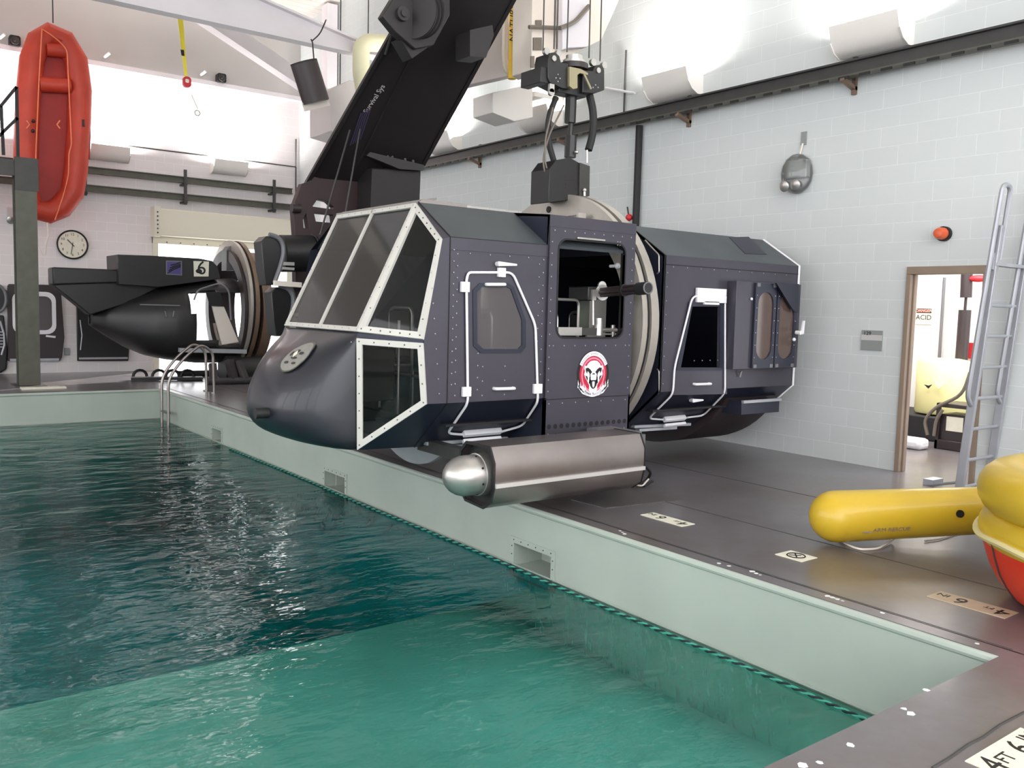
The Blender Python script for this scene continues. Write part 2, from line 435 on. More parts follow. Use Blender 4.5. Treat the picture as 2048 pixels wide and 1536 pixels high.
# back wall with two door openings (roll-up door, bright)
rx0, rx1, rz = 5.45, 8.62, 3.55
wb = MB()
wb.plate([Vector(q) for q in ((XL, BY, -.1), (rx0, BY, -.1), (rx0, BY, rz), (rx1, BY, rz), (rx1, BY, -.1), (WX, BY, -.1), (WX, BY, 6.55), (XL, BY, 6.55))], [], (0, .2, 0))
struct(wb, 'wall_back', 'block_back', flat=True)
wp = MB(); wp.b(XL, WX, BY-.06, BY+.2, 6.55, CZ)
struct(wp, 'wall_back_gable', 'wall_panel', flat=True)
tr = MB(); tr.b(XL, WX, BY-.14, BY-.0, 6.5, 6.6); struct(tr, 'trim_2', 'beam_paint')
wq = MB(); wq.b(XL-.2, XL, YB, BY+.2, -.1, .8); wq.b(XL-.2, XL, YB, BY+.2, 6.5, CZ)
for y in (YB, 1.2, 7.6, 14.0, 19.5): wq.b(XL-.2, XL, y, y+.8, .8, 6.5)
struct(wq, 'wall_left', 'wall_white', flat=True)
wq = MB()
for y0_, y1_ in ((-4.2, 1.2), (2.0, 7.6), (8.4, 14.0), (14.8, 19.5)):
    for k in range(4): y_ = y0_+(y1_-y0_)*k/3; wq.b(XL-.12, XL-.06, y_-.03, y_+.03, .8, 6.5)
    for z_w in (.83, 3.6, 6.47): wq.b(XL-.12, XL-.06, y0_, y1_, z_w-.03, z_w+.03)
struct(wq, 'added_window_1', 'white_plastic', flat=True)  # unseen windows added in the left wall to let in more soft light
ce = MB(); ce.b(XL-.2, WX+.2, YB, BY+.2, CZ, CZ+.1)
struct(ce, 'ceiling', 'roof_deck', flat=True)

# pool basin with inlet openings along the right wall
inl = [(13.07, 13.48), (8.9, 9.43), (5.23, 5.72)]
pb = MB()
ys = [PYN]
def wallstrip(y0, y1, z0, z1): pb.b(PX, PX+.14, y0, y1, z0, z1)
prevy = PYN-.2
for y0, y1 in sorted(inl):
    wallstrip(prevy, y0, WZ-.02, -.016); wallstrip(y0, y1, WZ+.19, -.016); wallstrip(y0, y1, WZ-.03, WZ-.02); prevy = y1
wallstrip(prevy, PYF+.14, WZ-.02, -.016)
pb.b(PL-.1, PX+.0, PYF, PYF+.14, WZ-.02, -.016)
pb.b(PL-.1, PX, PYN-.14, PYN, WZ-.02, -.12)
pb.b(PL-.14, PL, PYN, PYF, WZ-.02, 0)
struct(pb, 'pool_wall', 'pool_paint', flat=True)
lip = MB()
lip.tube([(PX+.008, PYN, -.024), (PX+.008, PYF, -.024)], .026, 10)
lip.tube([(PL, PYF+.008, -.024), (PX, PYF+.008, -.024)], .026, 10)
struct(lip, 'trim_3', 'pool_paint')
lw = MB(); lw.b(PX-.012, PX-.002, PYN, PYF, WZ-.01, WZ+.012); lw.b(PL, PX, PYF-.012, PYF-.002, WZ-.01, WZ+.012); struct(lw, 'trim_4', 'pool_paint')
SH = 6.17; ZS, ZD = -1.0, -2.6
bs = MB()
bs.add([(PL-.1, PYN-.1, ZS), (PX+.1, PYN-.1, ZS), (PX+.1, SH, ZS), (PX+.1, SH+.25, ZD), (PX+.1, PYF+.1, ZD), (PL-.1, PYF+.1, ZD), (PL-.1, SH+.25, ZD), (PL-.1, SH, ZS)],
       [(0, 1, 2, 7), (7, 2, 3, 6), (6, 3, 4, 5)])
struct(bs, 'pool_basin', 'pool_under', flat=True)
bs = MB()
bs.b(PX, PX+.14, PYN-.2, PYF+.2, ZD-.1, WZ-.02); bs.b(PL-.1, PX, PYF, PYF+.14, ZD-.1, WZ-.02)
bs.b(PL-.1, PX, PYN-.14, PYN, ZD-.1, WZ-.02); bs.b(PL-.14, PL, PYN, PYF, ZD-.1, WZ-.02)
struct(bs, 'pool_basin_wall', 'pool_under_lit', flat=True)
wt = MB(); wt.b(PL+.001, PX-.001, PYN+.001, PYF-.001, ZD-.02, WZ)
o = wt.build('pool_water', 'pool_water', flat=True)
tag(o, 'teal rippled water filling the indoor pool', 'water', kind='stuff')

# pool inlets (framed boxes in the wall)
for k, (y0, y1) in enumerate(sorted(inl)):
    lab = ['rectangular wall inlet with pale frame, nearest the camera at the waterline', 'rectangular wall inlet at the waterline below the cabin nose', 'rectangular wall inlet at the waterline nearest the far pool ladder'][k]
    t = thing('pool_inlet', lab, 'pool inlet', (PX, y0, WZ), 'inlets along the pool wall')
    m = MB(); zt = WZ+.19
    m.plate([(PX-.008, y0-.05, WZ-.1), (PX-.008, y1+.05, WZ-.1), (PX-.008, y1+.05, zt+.05), (PX-.008, y0-.05, zt+.05)],
            [[(PX-.008, y0, WZ-.09), (PX-.008, y1, WZ-.09), (PX-.008, y1, zt), (PX-.008, y0, zt)]], (.007, 0, 0))
    m.build('frame', 'pool_paint', t)
    m = MB(); m.b(PX+.0, PX+.31, y0-.005, y1+.005, WZ-.02, WZ-.004); m.b(PX+.30, PX+.32, y0, y1, WZ-.1, zt); m.b(PX+.145, PX+.32, y0-.01, y0, WZ-.1, zt); m.b(PX+.145, PX+.32, y1, y1+.01, WZ-.1, zt); m.b(PX+.145, PX+.32, y0, y1, WZ-.11, WZ-.1); m.b(PX+.145, PX+.32, y0, y1, zt-.004, zt)
    m.build('recess', 'pool_paint', t)
    m = MB()
    for i in range(6): m.ball((PX-.009, y0+(y1-y0)*i/5, zt+.027), .006, 6)
    for s_ in (y0-.025, y1+.025):
        for q in (0, .09, .16): m.ball((PX-.009, s_, WZ+q), .006, 6)
    m.build('screws', 'rivet_dark', t)

# rope along the waterline: two strands twisted
t = thing('rope', 'green and black twisted rope floating along the right pool wall', 'rope', (PX-.1, PYN, WZ))
for st, mm in ((0, 'rope_teal'), (PI, 'rope_dark')):
    pts = []; n = 900
    for i in range(n+1):
        y = PYN+.02+(12.5-PYN)*i/n; off = .10+.10*math.exp(-(y-PYN)/1.6)+.012*math.sin(y*1.7)-.035
        a = y*2*PI/.11+st; pts.append(Vector((PX-off+.006*math.cos(a), y, WZ+.008+.006*math.sin(a))))
    m = MB(); m.tube(pts, .0075, 5); m.build('strand', mm, t)

# doorway and its frame
fr = MB(); fw = .05
for y0, y1 in ((DY0-.0, DY0+fw), (DY1-fw, DY1)): fr.b(WX-.03, WX+.12, y0, y1, 0, DZ-fw-.031)
fr.b(WX-.03, WX+.12, DY0-.0, DY1, DZ-fw-.03, DZ)
fr.b(WX+.03, WX+.07, DY1-fw-.018, DY1-fw, 0, DZ-fw)
struct(fr, 'door_1', 'door_frame', bevel=.004)
# the chemical room beyond
rm = MB()
rm.b(12.6, 12.8, 2.0, 8.4, -.1, 3.2); rm.b(WX+.12, 12.6, 8.2, 8.4, -.1, 3.2); rm.b(WX+.12, 10.9, 2.0, 2.2, -.1, 3.2); rm.b(WX+.12, 12.8, 2, 8.4, 3.2, 3.3)
struct(rm, 'wall_side_room', 'wall_white', flat=True)
area_light('daylight_fill', (10.8, 5.2, 3.15), (0, 0, -1), 2.4, 2.4, 150, (1, .96, .92))  # added fill standing in for daylight in the side room, no fixture

# ============================================================ HELICOPTER TRAINING CABIN
S, FY, YC = 5.9, 8.4, 7.15
RY0, RY1 = 6.4, 7.9
ZR, ZU, ZL, ZB = 2.49, 2.18, .85, .42
heli = thing('helicopter_simulator', 'large dark grey helicopter training cabin hanging over the pool edge with framed windows', 'helicopter cabin', (5.5, YC, .14))
pS = lambda a, b_: P(a, b_, 1, S)
T_ = P(835, 408, 1, RY0); U_ = pS(885, 478); M_ = pS(848, 680); L_ = pS(855, 808); B_ = P(718, 665, 1, RY0); C_ = P(716, 900, 1, RY0)
mir = lambda q: Vector((q.x, 2*YC-q.y, q.z))
XA = 3.81                                                  # seam between nose bay and door bay
# --- body shells, each bay a plate assembly
def bay_ring(x0, x1, near_holes=None, side=True, thick=.03):
    m = MB()
    # roof, chamfers, bottom, far side
    sec = [(S, ZL), (S, ZU), (RY0, ZR), (RY1, ZR), (FY, ZU), (FY, ZL), (RY1, ZB), (RY0, ZB)]
    return sec
sec = [(S, ZL), (S, ZU), (RY0, ZR), (RY1, ZR), (FY, ZU), (FY, ZL), (RY1, ZB), (RY0, ZB)]
def shell(x0, x1, faces, vecs=None, thick=.025):
    m = MB()
    for i in faces:
        a, b_ = sec[i], sec[(i+1) % 8]
        q = [Vector((x0, a[0], a[1])), Vector((x1, a[0], a[1])), Vector((x1, b_[0], b_[1])), Vector((x0, b_[0], b_[1]))]
        mid = Vector((0, YC, 1.46)); nrm = (q[1]-q[0]).cross(q[2]-q[1]).normalized(); c = (q[0]+q[2])/2
        if nrm.dot(Vector((0, c.y-mid.y, c.z-mid.z))) > 0: nrm = -nrm
        m.plate(q, [], nrm*thick)
    return m
TXE = 8.42
# front bay
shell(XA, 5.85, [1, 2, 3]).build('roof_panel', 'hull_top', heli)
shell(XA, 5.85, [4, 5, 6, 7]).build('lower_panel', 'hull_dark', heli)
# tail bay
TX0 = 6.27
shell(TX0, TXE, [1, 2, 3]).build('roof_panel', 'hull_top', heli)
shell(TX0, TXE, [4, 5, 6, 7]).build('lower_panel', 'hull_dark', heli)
# near side front: window of the door
doorwin = [(952, 585), (962, 574), (1012, 574), (1020, 578), (1042, 640), (1042, 690), (1034, 698), (965, 698), (953, 686)]
dw = PYs(doorwin, S)
m = MB(); m.plate([(XA, S, ZL), (4.81, S, ZL), (4.81, S, ZU), (XA, S, ZU)], [dw], (0, .025, 0)); m.build('side_panel', 'hull', heli)
m = MB(); q = .003
m.b(XA+.0, 4.81, S-.006, S, ZU-.10, ZU-.004); m.build('roof_edge_strip', 'hull', heli)
# seam line
m = MB(); m.bar((XA, S-.002, ZL), (XA, S-.002, ZU), .008, .006); m.bar((XA, S-.002, ZU), (XA, RY0, ZR+.003), .008, .008); m.bar((XA, S-.002, ZL), (XA, RY0, ZB-.002), .006, .008)
m.bar((XA, S-.001, ZU), (4.8, S-.001, ZU), .006, .006)
m.build('seam', 'ink', heli)
# small side piece ahead of the seam
m = MB(); m.plate([U_, Vector((XA, S, ZU)), Vector((XA, S, ZL)), L_, M_], [], (0, .025, 0))
m.prism([U_, T_, Vector((XA, RY0, ZR)), Vector((XA, S, ZU))], (0, .02, -.02))
m.build('side_panel', 'hull', heli)
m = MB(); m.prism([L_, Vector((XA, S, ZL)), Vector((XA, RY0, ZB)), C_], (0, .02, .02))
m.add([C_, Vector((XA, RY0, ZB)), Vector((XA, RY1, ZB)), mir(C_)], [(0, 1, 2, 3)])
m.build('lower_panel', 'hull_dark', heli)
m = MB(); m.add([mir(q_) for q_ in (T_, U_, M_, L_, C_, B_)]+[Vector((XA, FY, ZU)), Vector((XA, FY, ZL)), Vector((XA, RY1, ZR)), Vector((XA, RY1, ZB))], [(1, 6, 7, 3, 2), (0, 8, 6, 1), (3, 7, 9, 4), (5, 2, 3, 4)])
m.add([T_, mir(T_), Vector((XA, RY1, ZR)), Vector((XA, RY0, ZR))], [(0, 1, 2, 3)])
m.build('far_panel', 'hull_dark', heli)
# roof cap above the windscreen
m = MB(); a = P(835, 402, 1, RY0); m.prism([(T_.x-.02, RY0-.0, ZR-.01), (T_.x+.25, RY0+.1, ZR+.05), (T_.x+.25, RY1-.1, ZR+.05), (T_.x-.02, RY1, ZR-.01)], (0, 0, .02))
m.prism([(T_.x-.03, RY0, ZR-.03), (T_.x+.05, RY0, ZR+.03), (T_.x+.5, RY0, ZR+.03), (T_.x+.5, RY0, ZR-.01)], (0, RY1-RY0, 0))
m.build('roof_cap', 'roof_grey', heli)
# window frames: bars between corners inside the plane
def frame_loop(pts, wd, th, nrm, m):
    n = len(pts); cen = sum(pts, Vector())/n; inner = []
    for i in range(n):
        a, b_, c = pts[i-1], pts[i], pts[(i+1) % n]
        e1 = (b_-a).normalized(); e2 = (c-b_).normalized()
        n1 = nrm.cross(e1); n2 = nrm.cross(e2)
        if n1.dot(cen-b_) < 0: n1 = -n1
        if n2.dot(cen-b_) < 0: n2 = -n2
        bi = (n1+n2).normalized(); k = wd/max(.3, bi.dot(n1)); inner.append(b_+bi*k)
    m.plate(pts, [inner], nrm*th); return inner
def pane(pts, off=None):
    pts = [Vector(q)+(off or Vector((0, 0, 0))) for q in pts]
    if newell(pts).dot(Vector((0, 0, CH))-pts[0]) < 0: pts = pts[::-1]
    m = MB(); m.add(pts, [tuple(range(len(pts)))]); return m
def newell(pts):
    n = Vector((0, 0, 0))
    for i, q in enumerate(pts): n += q.cross(pts[(i+1) % len(pts)])
    return n.normalized()
camdir = Vector((0, 0, CH))
def window(pts, wd, glassm, nm='side_window', mull=None, screws='rivet_dark'):
    nrm = newell(pts); cen = sum(pts, Vector())/len(pts)
    if nrm.dot(camdir-cen) < 0: nrm = -nrm
    m = MB(); inner = frame_loop(pts, wd, .022, nrm, m)
    if mull:
        for (a, b_) in mull: m.bar(a+nrm*.011, b_+nrm*.011, wd*.85, .022, up=nrm)
    fo = m.build(nm+'_frame', 'frame_paint', heli, bevel=.003)
    k = len(inner); pane(inner).build('glass', glassm, fo, flat=True)
    s_ = MB()
    for i in range(len(pts)):
        a = (pts[i]+inner[i])/2; b_ = (pts[(i+1) % k]+inner[(i+1) % k])/2; L = (b_-a).length; cnt = max(2, int(L/.13))
        for q_ in range(cnt): s_.ball(a.lerp(b_, q_/cnt)+nrm*.022, .0065, 6)
    s_.build('screws', screws, fo)
    return inner, nrm
window([T_, B_, mir(B_), mir(T_)], .042, 'windscreen', 'windscreen', mull=[((T_+mir(T_))/2, (B_+mir(B_))/2)], screws='rivet')
# upper side window is folded along its diagonal: frame follows the corners
m = MB(); nrm = ((U_-T_).cross(B_-T_)).normalized()
if nrm.dot(camdir-T_) < 0: nrm = -nrm
mm = (T_+U_+M_+B_)/4
inner = []
pts = [T_, U_, M_, B_]
for i in range(4):
    a, b_, c = pts[i-1], pts[i], pts[(i+1) % 4]; e1 = (a-b_).normalized(); e2 = (c-b_).normalized(); s2 = (e1.cross(e2)).length
    inner.append(b_+(e1+e2)*.052/max(s2, .4))
for i in range(4):
    a, b_, c, d = pts[i], pts[(i+1) % 4], inner[(i+1) % 4], inner[i]
    vs = [a, b_, c, d]; m.add(vs+[q_+nrm*.022 for q_ in vs], [(3, 2, 1, 0), (4, 5, 6, 7), (0, 1, 5, 4), (1, 2, 6, 5), (2, 3, 7, 6), (3, 0, 4, 7)])
fo = m.build('side_window_frame', 'frame_paint', heli, fixn=True)
g = MB(); tri = [(0, 1, 3), (1, 2, 3)]
if newell([inner[0], inner[1], inner[3]]).dot(camdir-inner[0]) < 0: tri = [t_[::-1] for t_ in tri]
g.add(inner, tri); g.build('glass', 'side_glass', fo, flat=True)
s_ = MB()
for i in range(4):
    a = (pts[i]+inner[i])/2; b_ = (pts[(i+1) % 4]+inner[(i+1) % 4])/2
    for k in range(6): s_.ball(a.lerp(b_, k/6)+nrm*.022, .0065, 6)
s_.build('screws', 'rivet_dark', fo)
B2 = P(715, 676, 1, RY0); M2 = pS(848, 686)
window([B2, M2, L_, C_], .05, 'side_glass')
m = MB(); m.bar(B_.lerp(B2, .5)+Vector((0, .004, 0)), M_.lerp(M2, .5)+Vector((0, .004, 0)), .012, .035, up=(0, 0, 1)); m.build('window_sill', 'hull_dark', heli)
# --- nose
def nose_ring(z, d, hw=.75):
    x0 = 3.27; out = []; n = 20
    for i in range(n+1):
        a = -PI/2+PI*i/n; c, s2 = math.cos(a), math.sin(a)
        e = 2/2.5
        out.append(Vector((x0-d*abs(c)**e, YC+hw*(1 if s2 > 0 else -1)*abs(s2)**e, z)))
    return out
prof = [(1.395, .0), (1.36, .07), (1.28, .20), (1.22, .29), (1.12, .395), (1.0, .475), (.9, .525), (.8, .555), (.72, .565), (.64, .55), (.56, .50), (.50, .42), (.46, .32), (.435, .2), (.425, .06)]
m = MB(); rr = [nose_ring(z, max(d, .003), .75 if z > .5 else .75-(.5-z)*.6) for z, d in prof]; n = len(rr[0])
vs = [q_ for r_ in rr for q_ in r_]; fs = [(i*n+k, i*n+k+1, (i+1)*n+k+1, (i+1)*n+k) for i in range(len(rr)-1) for k in range(n-1)]
fs.append(tuple((len(rr)-1)*n+k for k in range(n)))
m.add(vs, fs); o = m.build('nose_cone', 'nose_paint', heli, angle=60, fixn=True)
sd = o.modifiers.new('smooth', 'SUBSURF'); sd.levels = 1; sd.render_levels = 1
# line of rivets near the nose edge
m = MB()
for i in range(9): m.ball((3.265-.045, RY0+.03, 1.32-.09*i), .006, 6)
m.build('rivets', 'rivet', o)
# pale oval emblem on the nose: conforming disc in the sloped surface
def nose_pt(u, z):
    # u lateral, z height -> point slightly proud of the nose
    for i in range(len(prof)-1):
        if prof[i][0] >= z >= prof[i+1][0]:
            t = (prof[i][0]-z)/(prof[i][0]-prof[i+1][0]); d = prof[i][1]*(1-t)+prof[i+1][1]*t; break
    s2 = min(.999, abs(u)/.75)**(2.5/2); c = math.sqrt(1-s2*s2)
    return Vector((3.27-d*c**(2/2.5), YC+u, z))
def nose_patch(m, outline, off, n=10):
    # outline: list of (u,z) ; fan with rings for curvature
    cu = sum(a for a, _ in outline)/len(outline); cz = sum(b_ for _, b_ in outline)/len(outline); k = len(outline)
    nr = Vector((-.78, -.1, .6)).normalized(); vs = [nose_pt(cu, cz)+nr*off]
    for i in range(1, n+1):
        for a, b_ in outline: vs.append(nose_pt(cu+(a-cu)*i/n, cz+(b_-cz)*i/n)+nr*off)
    fs = [(0, 1+q_, 1+(q_+1) % k) for q_ in range(k)]
    for i in range(n-1):
        for q_ in range(k): a = 1+i*k+q_; b_ = 1+i*k+(q_+1) % k; fs.append((a, b_, b_+k, a+k))
    m.add(vs, fs)
def ell(cu, cz, ru, rz_, n=28, a0=0): return [(cu+ru*math.cos(2*PI*i/n+a0), cz+rz_*math.sin(2*PI*i/n+a0)) for i in range(n)]
eu, ez = -.28, 1.17
m = MB(); nose_patch(m, ell(eu, ez, .165, .125), .012); eo = m.build('nose_emblem', 'grey_green', heli, angle=70, fixn=True); eo['label'] = 'pale grey oval seal on the nose'
m = MB(); nose_patch(m, ell(eu, ez, .155, .115), .0145); sf = m.build('seal_face', 'sign_tan', eo, angle=70, fixn=True)
MT['seal'] = mat('seal', (138, 136, 130), .6, 0, .1, 20); sf.data.materials[0] = MT['seal']
m = MB()
for (a, b_, r1, r2) in ((-.05, .03, .035, .012), (.0, -.01, .05, .01), (.03, .045, .03, .012), (-.06, -.05, .03, .01), (.05, -.05, .035, .012), (.09, .02, .02, .02)): nose_patch(m, ell(eu+a, ez+b_, r1, r2, 10), .018, 2)
m.build('seal_marks', 'rail_steel', eo, fixn=True)
m = MB(); nose_patch(m, [(eu+.0, ez+.02), (eu+.04, ez+.05), (eu+.06, ez+.02), (eu+.02, ez-.01)], .019, 2); m.build('seal_marks', 'sign_white', eo, fixn=True)

# --- crew door on the front bay (thin proud plates + seal tube)
dside = PYs([(930, 800), (930, 560), (945, 545), (1022, 545), (1068, 650), (1075, 800)], S)
dout = [q_ for q_ in dside]; 
for q_ in dout: q_.z = max(q_.z, ZL+.002)
door = MB(); door.plate([q_-Vector((0, .006, 0)) for q_ in dout], [[q_-Vector((0, .006, 0)) for q_ in dw]], (0, .005, 0))
dr = door.build('crew_door', 'hull', heli)
rimo = [(952-8, 580), (958, 566), (1014, 566), (1026, 574), (1050, 640), (1050, 694), (1040, 706), (960, 706), (945, 692)]
m = MB(); m.plate([q_-Vector((0, .014, 0)) for q_ in PYs(rimo, S)], [[q_-Vector((0, .014, 0)) for q_ in dw]], (0, .008, 0)); m.build('window_rim', 'hull_dark', dr)
pane(dw, Vector((0, -.004, 0))).build('glass', 'frost_glass', dr, flat=True)
# chamfer plane point helper (lower)
cn = Vector((0, -(ZL-ZB), -(RY0-S))).normalized()      # outward normal of lower chamfer
def PC(px, py, off=0.):
    d = FX+RX*((px-1024)/CF)-UX*((py-768)/CF); o_ = Vector((0, 0, CH)); a = Vector((0, S, ZL))
    t = (a-o_).dot(cn)/d.dot(cn); return o_+d*t+cn*off
def seal_tube(side_pts, low_pts, parent, r=.011):
    pts = [q_-Vector((0, .02, 0)) for q_ in PYs(side_pts, S)]
    low = [PC(a, b_, .02) for a, b_ in low_pts]
    full = smooth_path(low[:len(low)//2]+pts+low[len(low)//2:], .06)
    m = MB(); m.tube(full, r, 8); return m.build('door_seal', 'white_plastic', parent)
seal_tube([(933, 806), (930, 560), (934, 545), (1022, 545), (1068, 650), (1073, 803)], [(932, 866), (893, 863), (1043, 848), (1000, 860)], dr)
def wblock(px, py, wpx, hpx, parent, name='hinge', y=None, th=.03, mt='white_plastic'):
    a = P(px-wpx/2, py+hpx/2, 1, S); b_ = P(px+wpx/2, py-hpx/2, 1, S)
    m = MB(); m.b(a.x, b_.x, S-.035, S-.035+th, a.z, b_.z); return m.build(name, mt, parent, bevel=.004)
for a, b_ in ((927, 574), (930, 783), (1072, 777)): wblock(a, b_, 17, 20, dr)
wblock(1000, 545, 15, 18, dr, 'latch_block')
def lever(px, py, parent, d=1, mk=pS, l=.17):
    q_ = mk(px, py); m = MB(); m.cyl(q_, q_+Vector((0, -.05, 0)), .02, n=14)
    m.prism([q_+Vector((-.025*d, -.045, .02)), q_+Vector((-.025*d, -.045, -.02)), q_+Vector((l*d, -.045, -.008)), q_+Vector((l*d, -.045, .008))], (0, -.02, 0))
    return m.build('door_lever', 'white_plastic', parent, bevel=.006)
lever(993, 528, dr)
def grab(a, b_, parent, mk=pS, r=.014):
    p0, p1 = mk(*a), mk(*b_); o1 = Vector((0, -.045, 0)); m = MB(); m.tube(smooth_path([p0, p0+o1, p1+o1, p1], .02), r, 8); return m.build('grab_handle', 'white_plastic', parent)
grab((970, 569), (1005, 569), dr); grab((986, 777), (1024, 776), dr)
# step block with white plate at the bottom of the door
def low_block(pa, pb, parent, hgt=.05):
    a, b_ = PC(*pa, .02), PC(*pb, .02); m = MB(); m.bar(a, b_, .05, .05, up=cn); m.bar(a+cn*.04+Vector((-.02, 0, -.03)), b_+cn*.04+Vector((-.02, 0, -.03)), .04, .03, up=cn); return m.build('hinge', 'white_plastic', parent, bevel=.006)
low_block((925, 864), (1000, 858), dr)
# --- gunner bay: flat panel standing proud of the chamfers
GX0, GX1, GZ0, GZ1 = 4.81, 5.85, .49, 2.44
GY = S-.02
gw = XZ(rrect(4.925, 5.72, 1.385, 2.235, .09), GY)
m = MB(); m.plate(XZ([(GX0, ZL-.01), (GX1, ZL-.01), (GX1, GZ1), (GX0, GZ1)], GY), [gw], (0, .03, 0)); go = m.build('gunner_panel', 'hull', heli)
m = MB(); m.plate(XZ([(GX0, ZL-.014), (GX1, ZL-.014), (GX1, GZ0), (GX0, GZ0)], GY), [], (0, .03, 0))
go2 = m.build('kick_panel', 'hull', heli)
m = MB(); m.bar((GX0, GY-.001, ZL-.012), (GX1, GY-.001, ZL-.012), .004, .007); m.bar((GX0+.002, GY-.001, ZL), (GX0+.002, GY-.001, GZ1), .005, .007); m.build('seam', 'ink', go)
m = MB()
for i in range(14): x = GX0+.06+i*.071; m.cyl((x, GY-.002, GZ0+.105-.0*i), (x, GY+.01, GZ0+.105), .022, n=12)
m.build('drain_holes', 'ink', go2)
m = MB()
for x in (GX0, GX1-.02):
    m.prism([(x, GY, GZ1), (x, RY0+.1, GZ1+.02), (x, RY0, ZR), (x, S, ZU)], (.02, 0, 0))
    m.prism([(x, GY, GZ0), (x, RY0, ZB), (x, S, ZL), (x, GY, ZL)], (.02, 0, 0))
m.prism([(GX0, GY, GZ1), (GX1, GY, GZ1), (GX1, RY0+.15, GZ1+.055), (GX0, RY0+.15, GZ1+.055)], (0, 0, -.02))
m.build('bay_cheek', 'hull_dark', heli)
m = MB(); a = P(1153, 474, 1, GY); b_ = P(1208, 483, 1, GY); m.b(a.x, b_.x, GY-.02, GY, b_.z-.0, a.z); m.build('window_stop', 'alu', go, bevel=.003)
m = MB(); wj = XZ(rrect(4.91, 5.735, 1.37, 2.25, .1), GY-.004); m.plate(wj, [XZ(rrect(4.925, 5.72, 1.385, 2.235, .09), GY-.004)], (0, .06, 0)); m.build('window_seal', 'ink', go)
# panel edge strip
m = MB(); m.b(GX0, GX1, GY-.004, GY, GZ1-.10, GZ1-.001); m.build('top_strip', 'hull', go)
# rivets over the side: rows
def rivets(pts, parent, r=.0062, y=S-.0, mt='rivet'):
    m = MB()
    for x, z in pts: m.ball((x, y-.001, z), r, 6, (1, .5, 1))
    return m.build('rivets', mt, parent)
rv = []
for i in range(13): rv.append((XA+.07, ZL+.06+i*.095)); rv.append((XA+.035, 1.0+i*.09))
for i in range(11): rv.append((4.72, ZL+.06+i*.11)); rv.append((4.765, ZL+.1+i*.11))
for i in range(4): rv += [(4.12+i*.13, 1.28), (4.10+i*.0, .95+i*.1)]
for i in range(4): rv += [(4.15, .90+i*.12), (4.38, .90+i*.12)]
for i in range(9): rv.append((XA-.08-i*.012, ZL+.08+i*.12))
for i in range(4): rv.append((4.0+i*.2, ZU-.12))
rv = [(x, z) for x, z in rv if z < ZU-.03]
rivets(rv, heli, y=S-.006)
rv = []
for z in (GZ1-.05, GZ1-.13):
    for i in range(9): rv.append((GX0+.06+i*.115, z))
for i in range(8): rv.append((GX0+.08+i*.125, 1.31))
for i in range(14):
    rv.append((GX0+.035, ZL+.06+i*.1)); rv.append((GX1-.035, ZL+.06+i*.1))
for i in range(4): rv += [(GX1-.2-.03*(i % 2), GZ1-.18-.03*(i//2))]
for i in range(7): rv += [(GX0+.05+i*.155, ZL-.05), (GX0+.05+i*.155, GZ0+.04)]
rivets(rv, go, y=GY)
m = MB(); q_ = P(1235, 532, 1, GY+.2); m.ball(q_, .03, 10); m.cyl(q_, q_+Vector((0, .1, 0)), .015, n=8); m.build('interior_knob', 'white_plastic', heli)

# emblem on gunner panel
ex, ez_ = 5.37, 1.05
def EL(a, b_, rx, rz_, n=40, t0=0, t1=2*PI): return [(a+rx*math.cos(t0+(t1-t0)*i/n), b_+rz_*math.sin(t0+(t1-t0)*i/n)) for i in range(n+(0 if abs(t1-t0-2*PI) < 1e-6 else 1))]
def flat(pts, lay, nm, mt, par):
    m = MB(); polys = pts if isinstance(pts[0], list) else [pts]
    for p_ in polys: m.plate(XZ(p_, GY-.001-.0012*lay), [], (0, .001, 0))
    return m.build(nm, mt, par, flat=True)
em = flat(EL(ex, ez_, .195, .215), 1, 'unit_emblem', 'ink', go); em['label'] = 'round bear skull unit emblem with white scrolls and red ring'
flat(EL(ex, ez_, .165, .178), 2, 'emblem_ring', 'emblem_red', em)
flat(EL(ex, ez_-.005, .142, .158), 3, 'emblem_ring', 'emblem_pink', em)
flat(EL(ex, ez_-.005, .128, .144), 4, 'emblem_field', 'emblem_red', em)
def band(r0, r1, z0, z1, t0, t1, n=18): return EL(ex, ez_, r0, z0, n, t0, t1)+EL(ex, ez_, r1, z1, n, t1, t0)
flat([band(.188, .152, .208, .166, .45, PI-.45), band(.188, .150, .208, .166, PI+.62, 2*PI-.62)], 5, 'scroll', 'white_plastic', em)
cl = []
for s2 in (-1, 1):
    for i in range(4): a = s2*(.185-.03*i); cl.append([(ex+a, ez_-.05-.015*i), (ex+a-.028*s2, ez_-.13-.02*i), (ex+a+.004*s2, ez_-.12-.02*i)][::1])
    cl.append([(ex+s2*.19, ez_-.08), (ex+s2*.10, ez_-.17), (ex+s2*.06, ez_-.20), (ex+s2*.13, ez_-.175), (ex+s2*.17, ez_-.13)])
flat(cl, 6, 'claws', 'white_plastic', em)
K = lambda L_: [(ex+a, ez_+b_) for a, b_ in L_]
def sym(L_): return K(L_+[(-a, b_) for a, b_ in reversed(L_) if abs(a) > 1e-6])
flat(sym([(0, .125), (.04, .12), (.075, .095), (.085, .075), (.11, .08), (.115, .05), (.105, .03), (.115, .0), (.1, -.03), (.07, -.07), (.05, -.10), (.05, -.15), (.0, -.19)]), 7, 'skull', 'white_plastic', em)
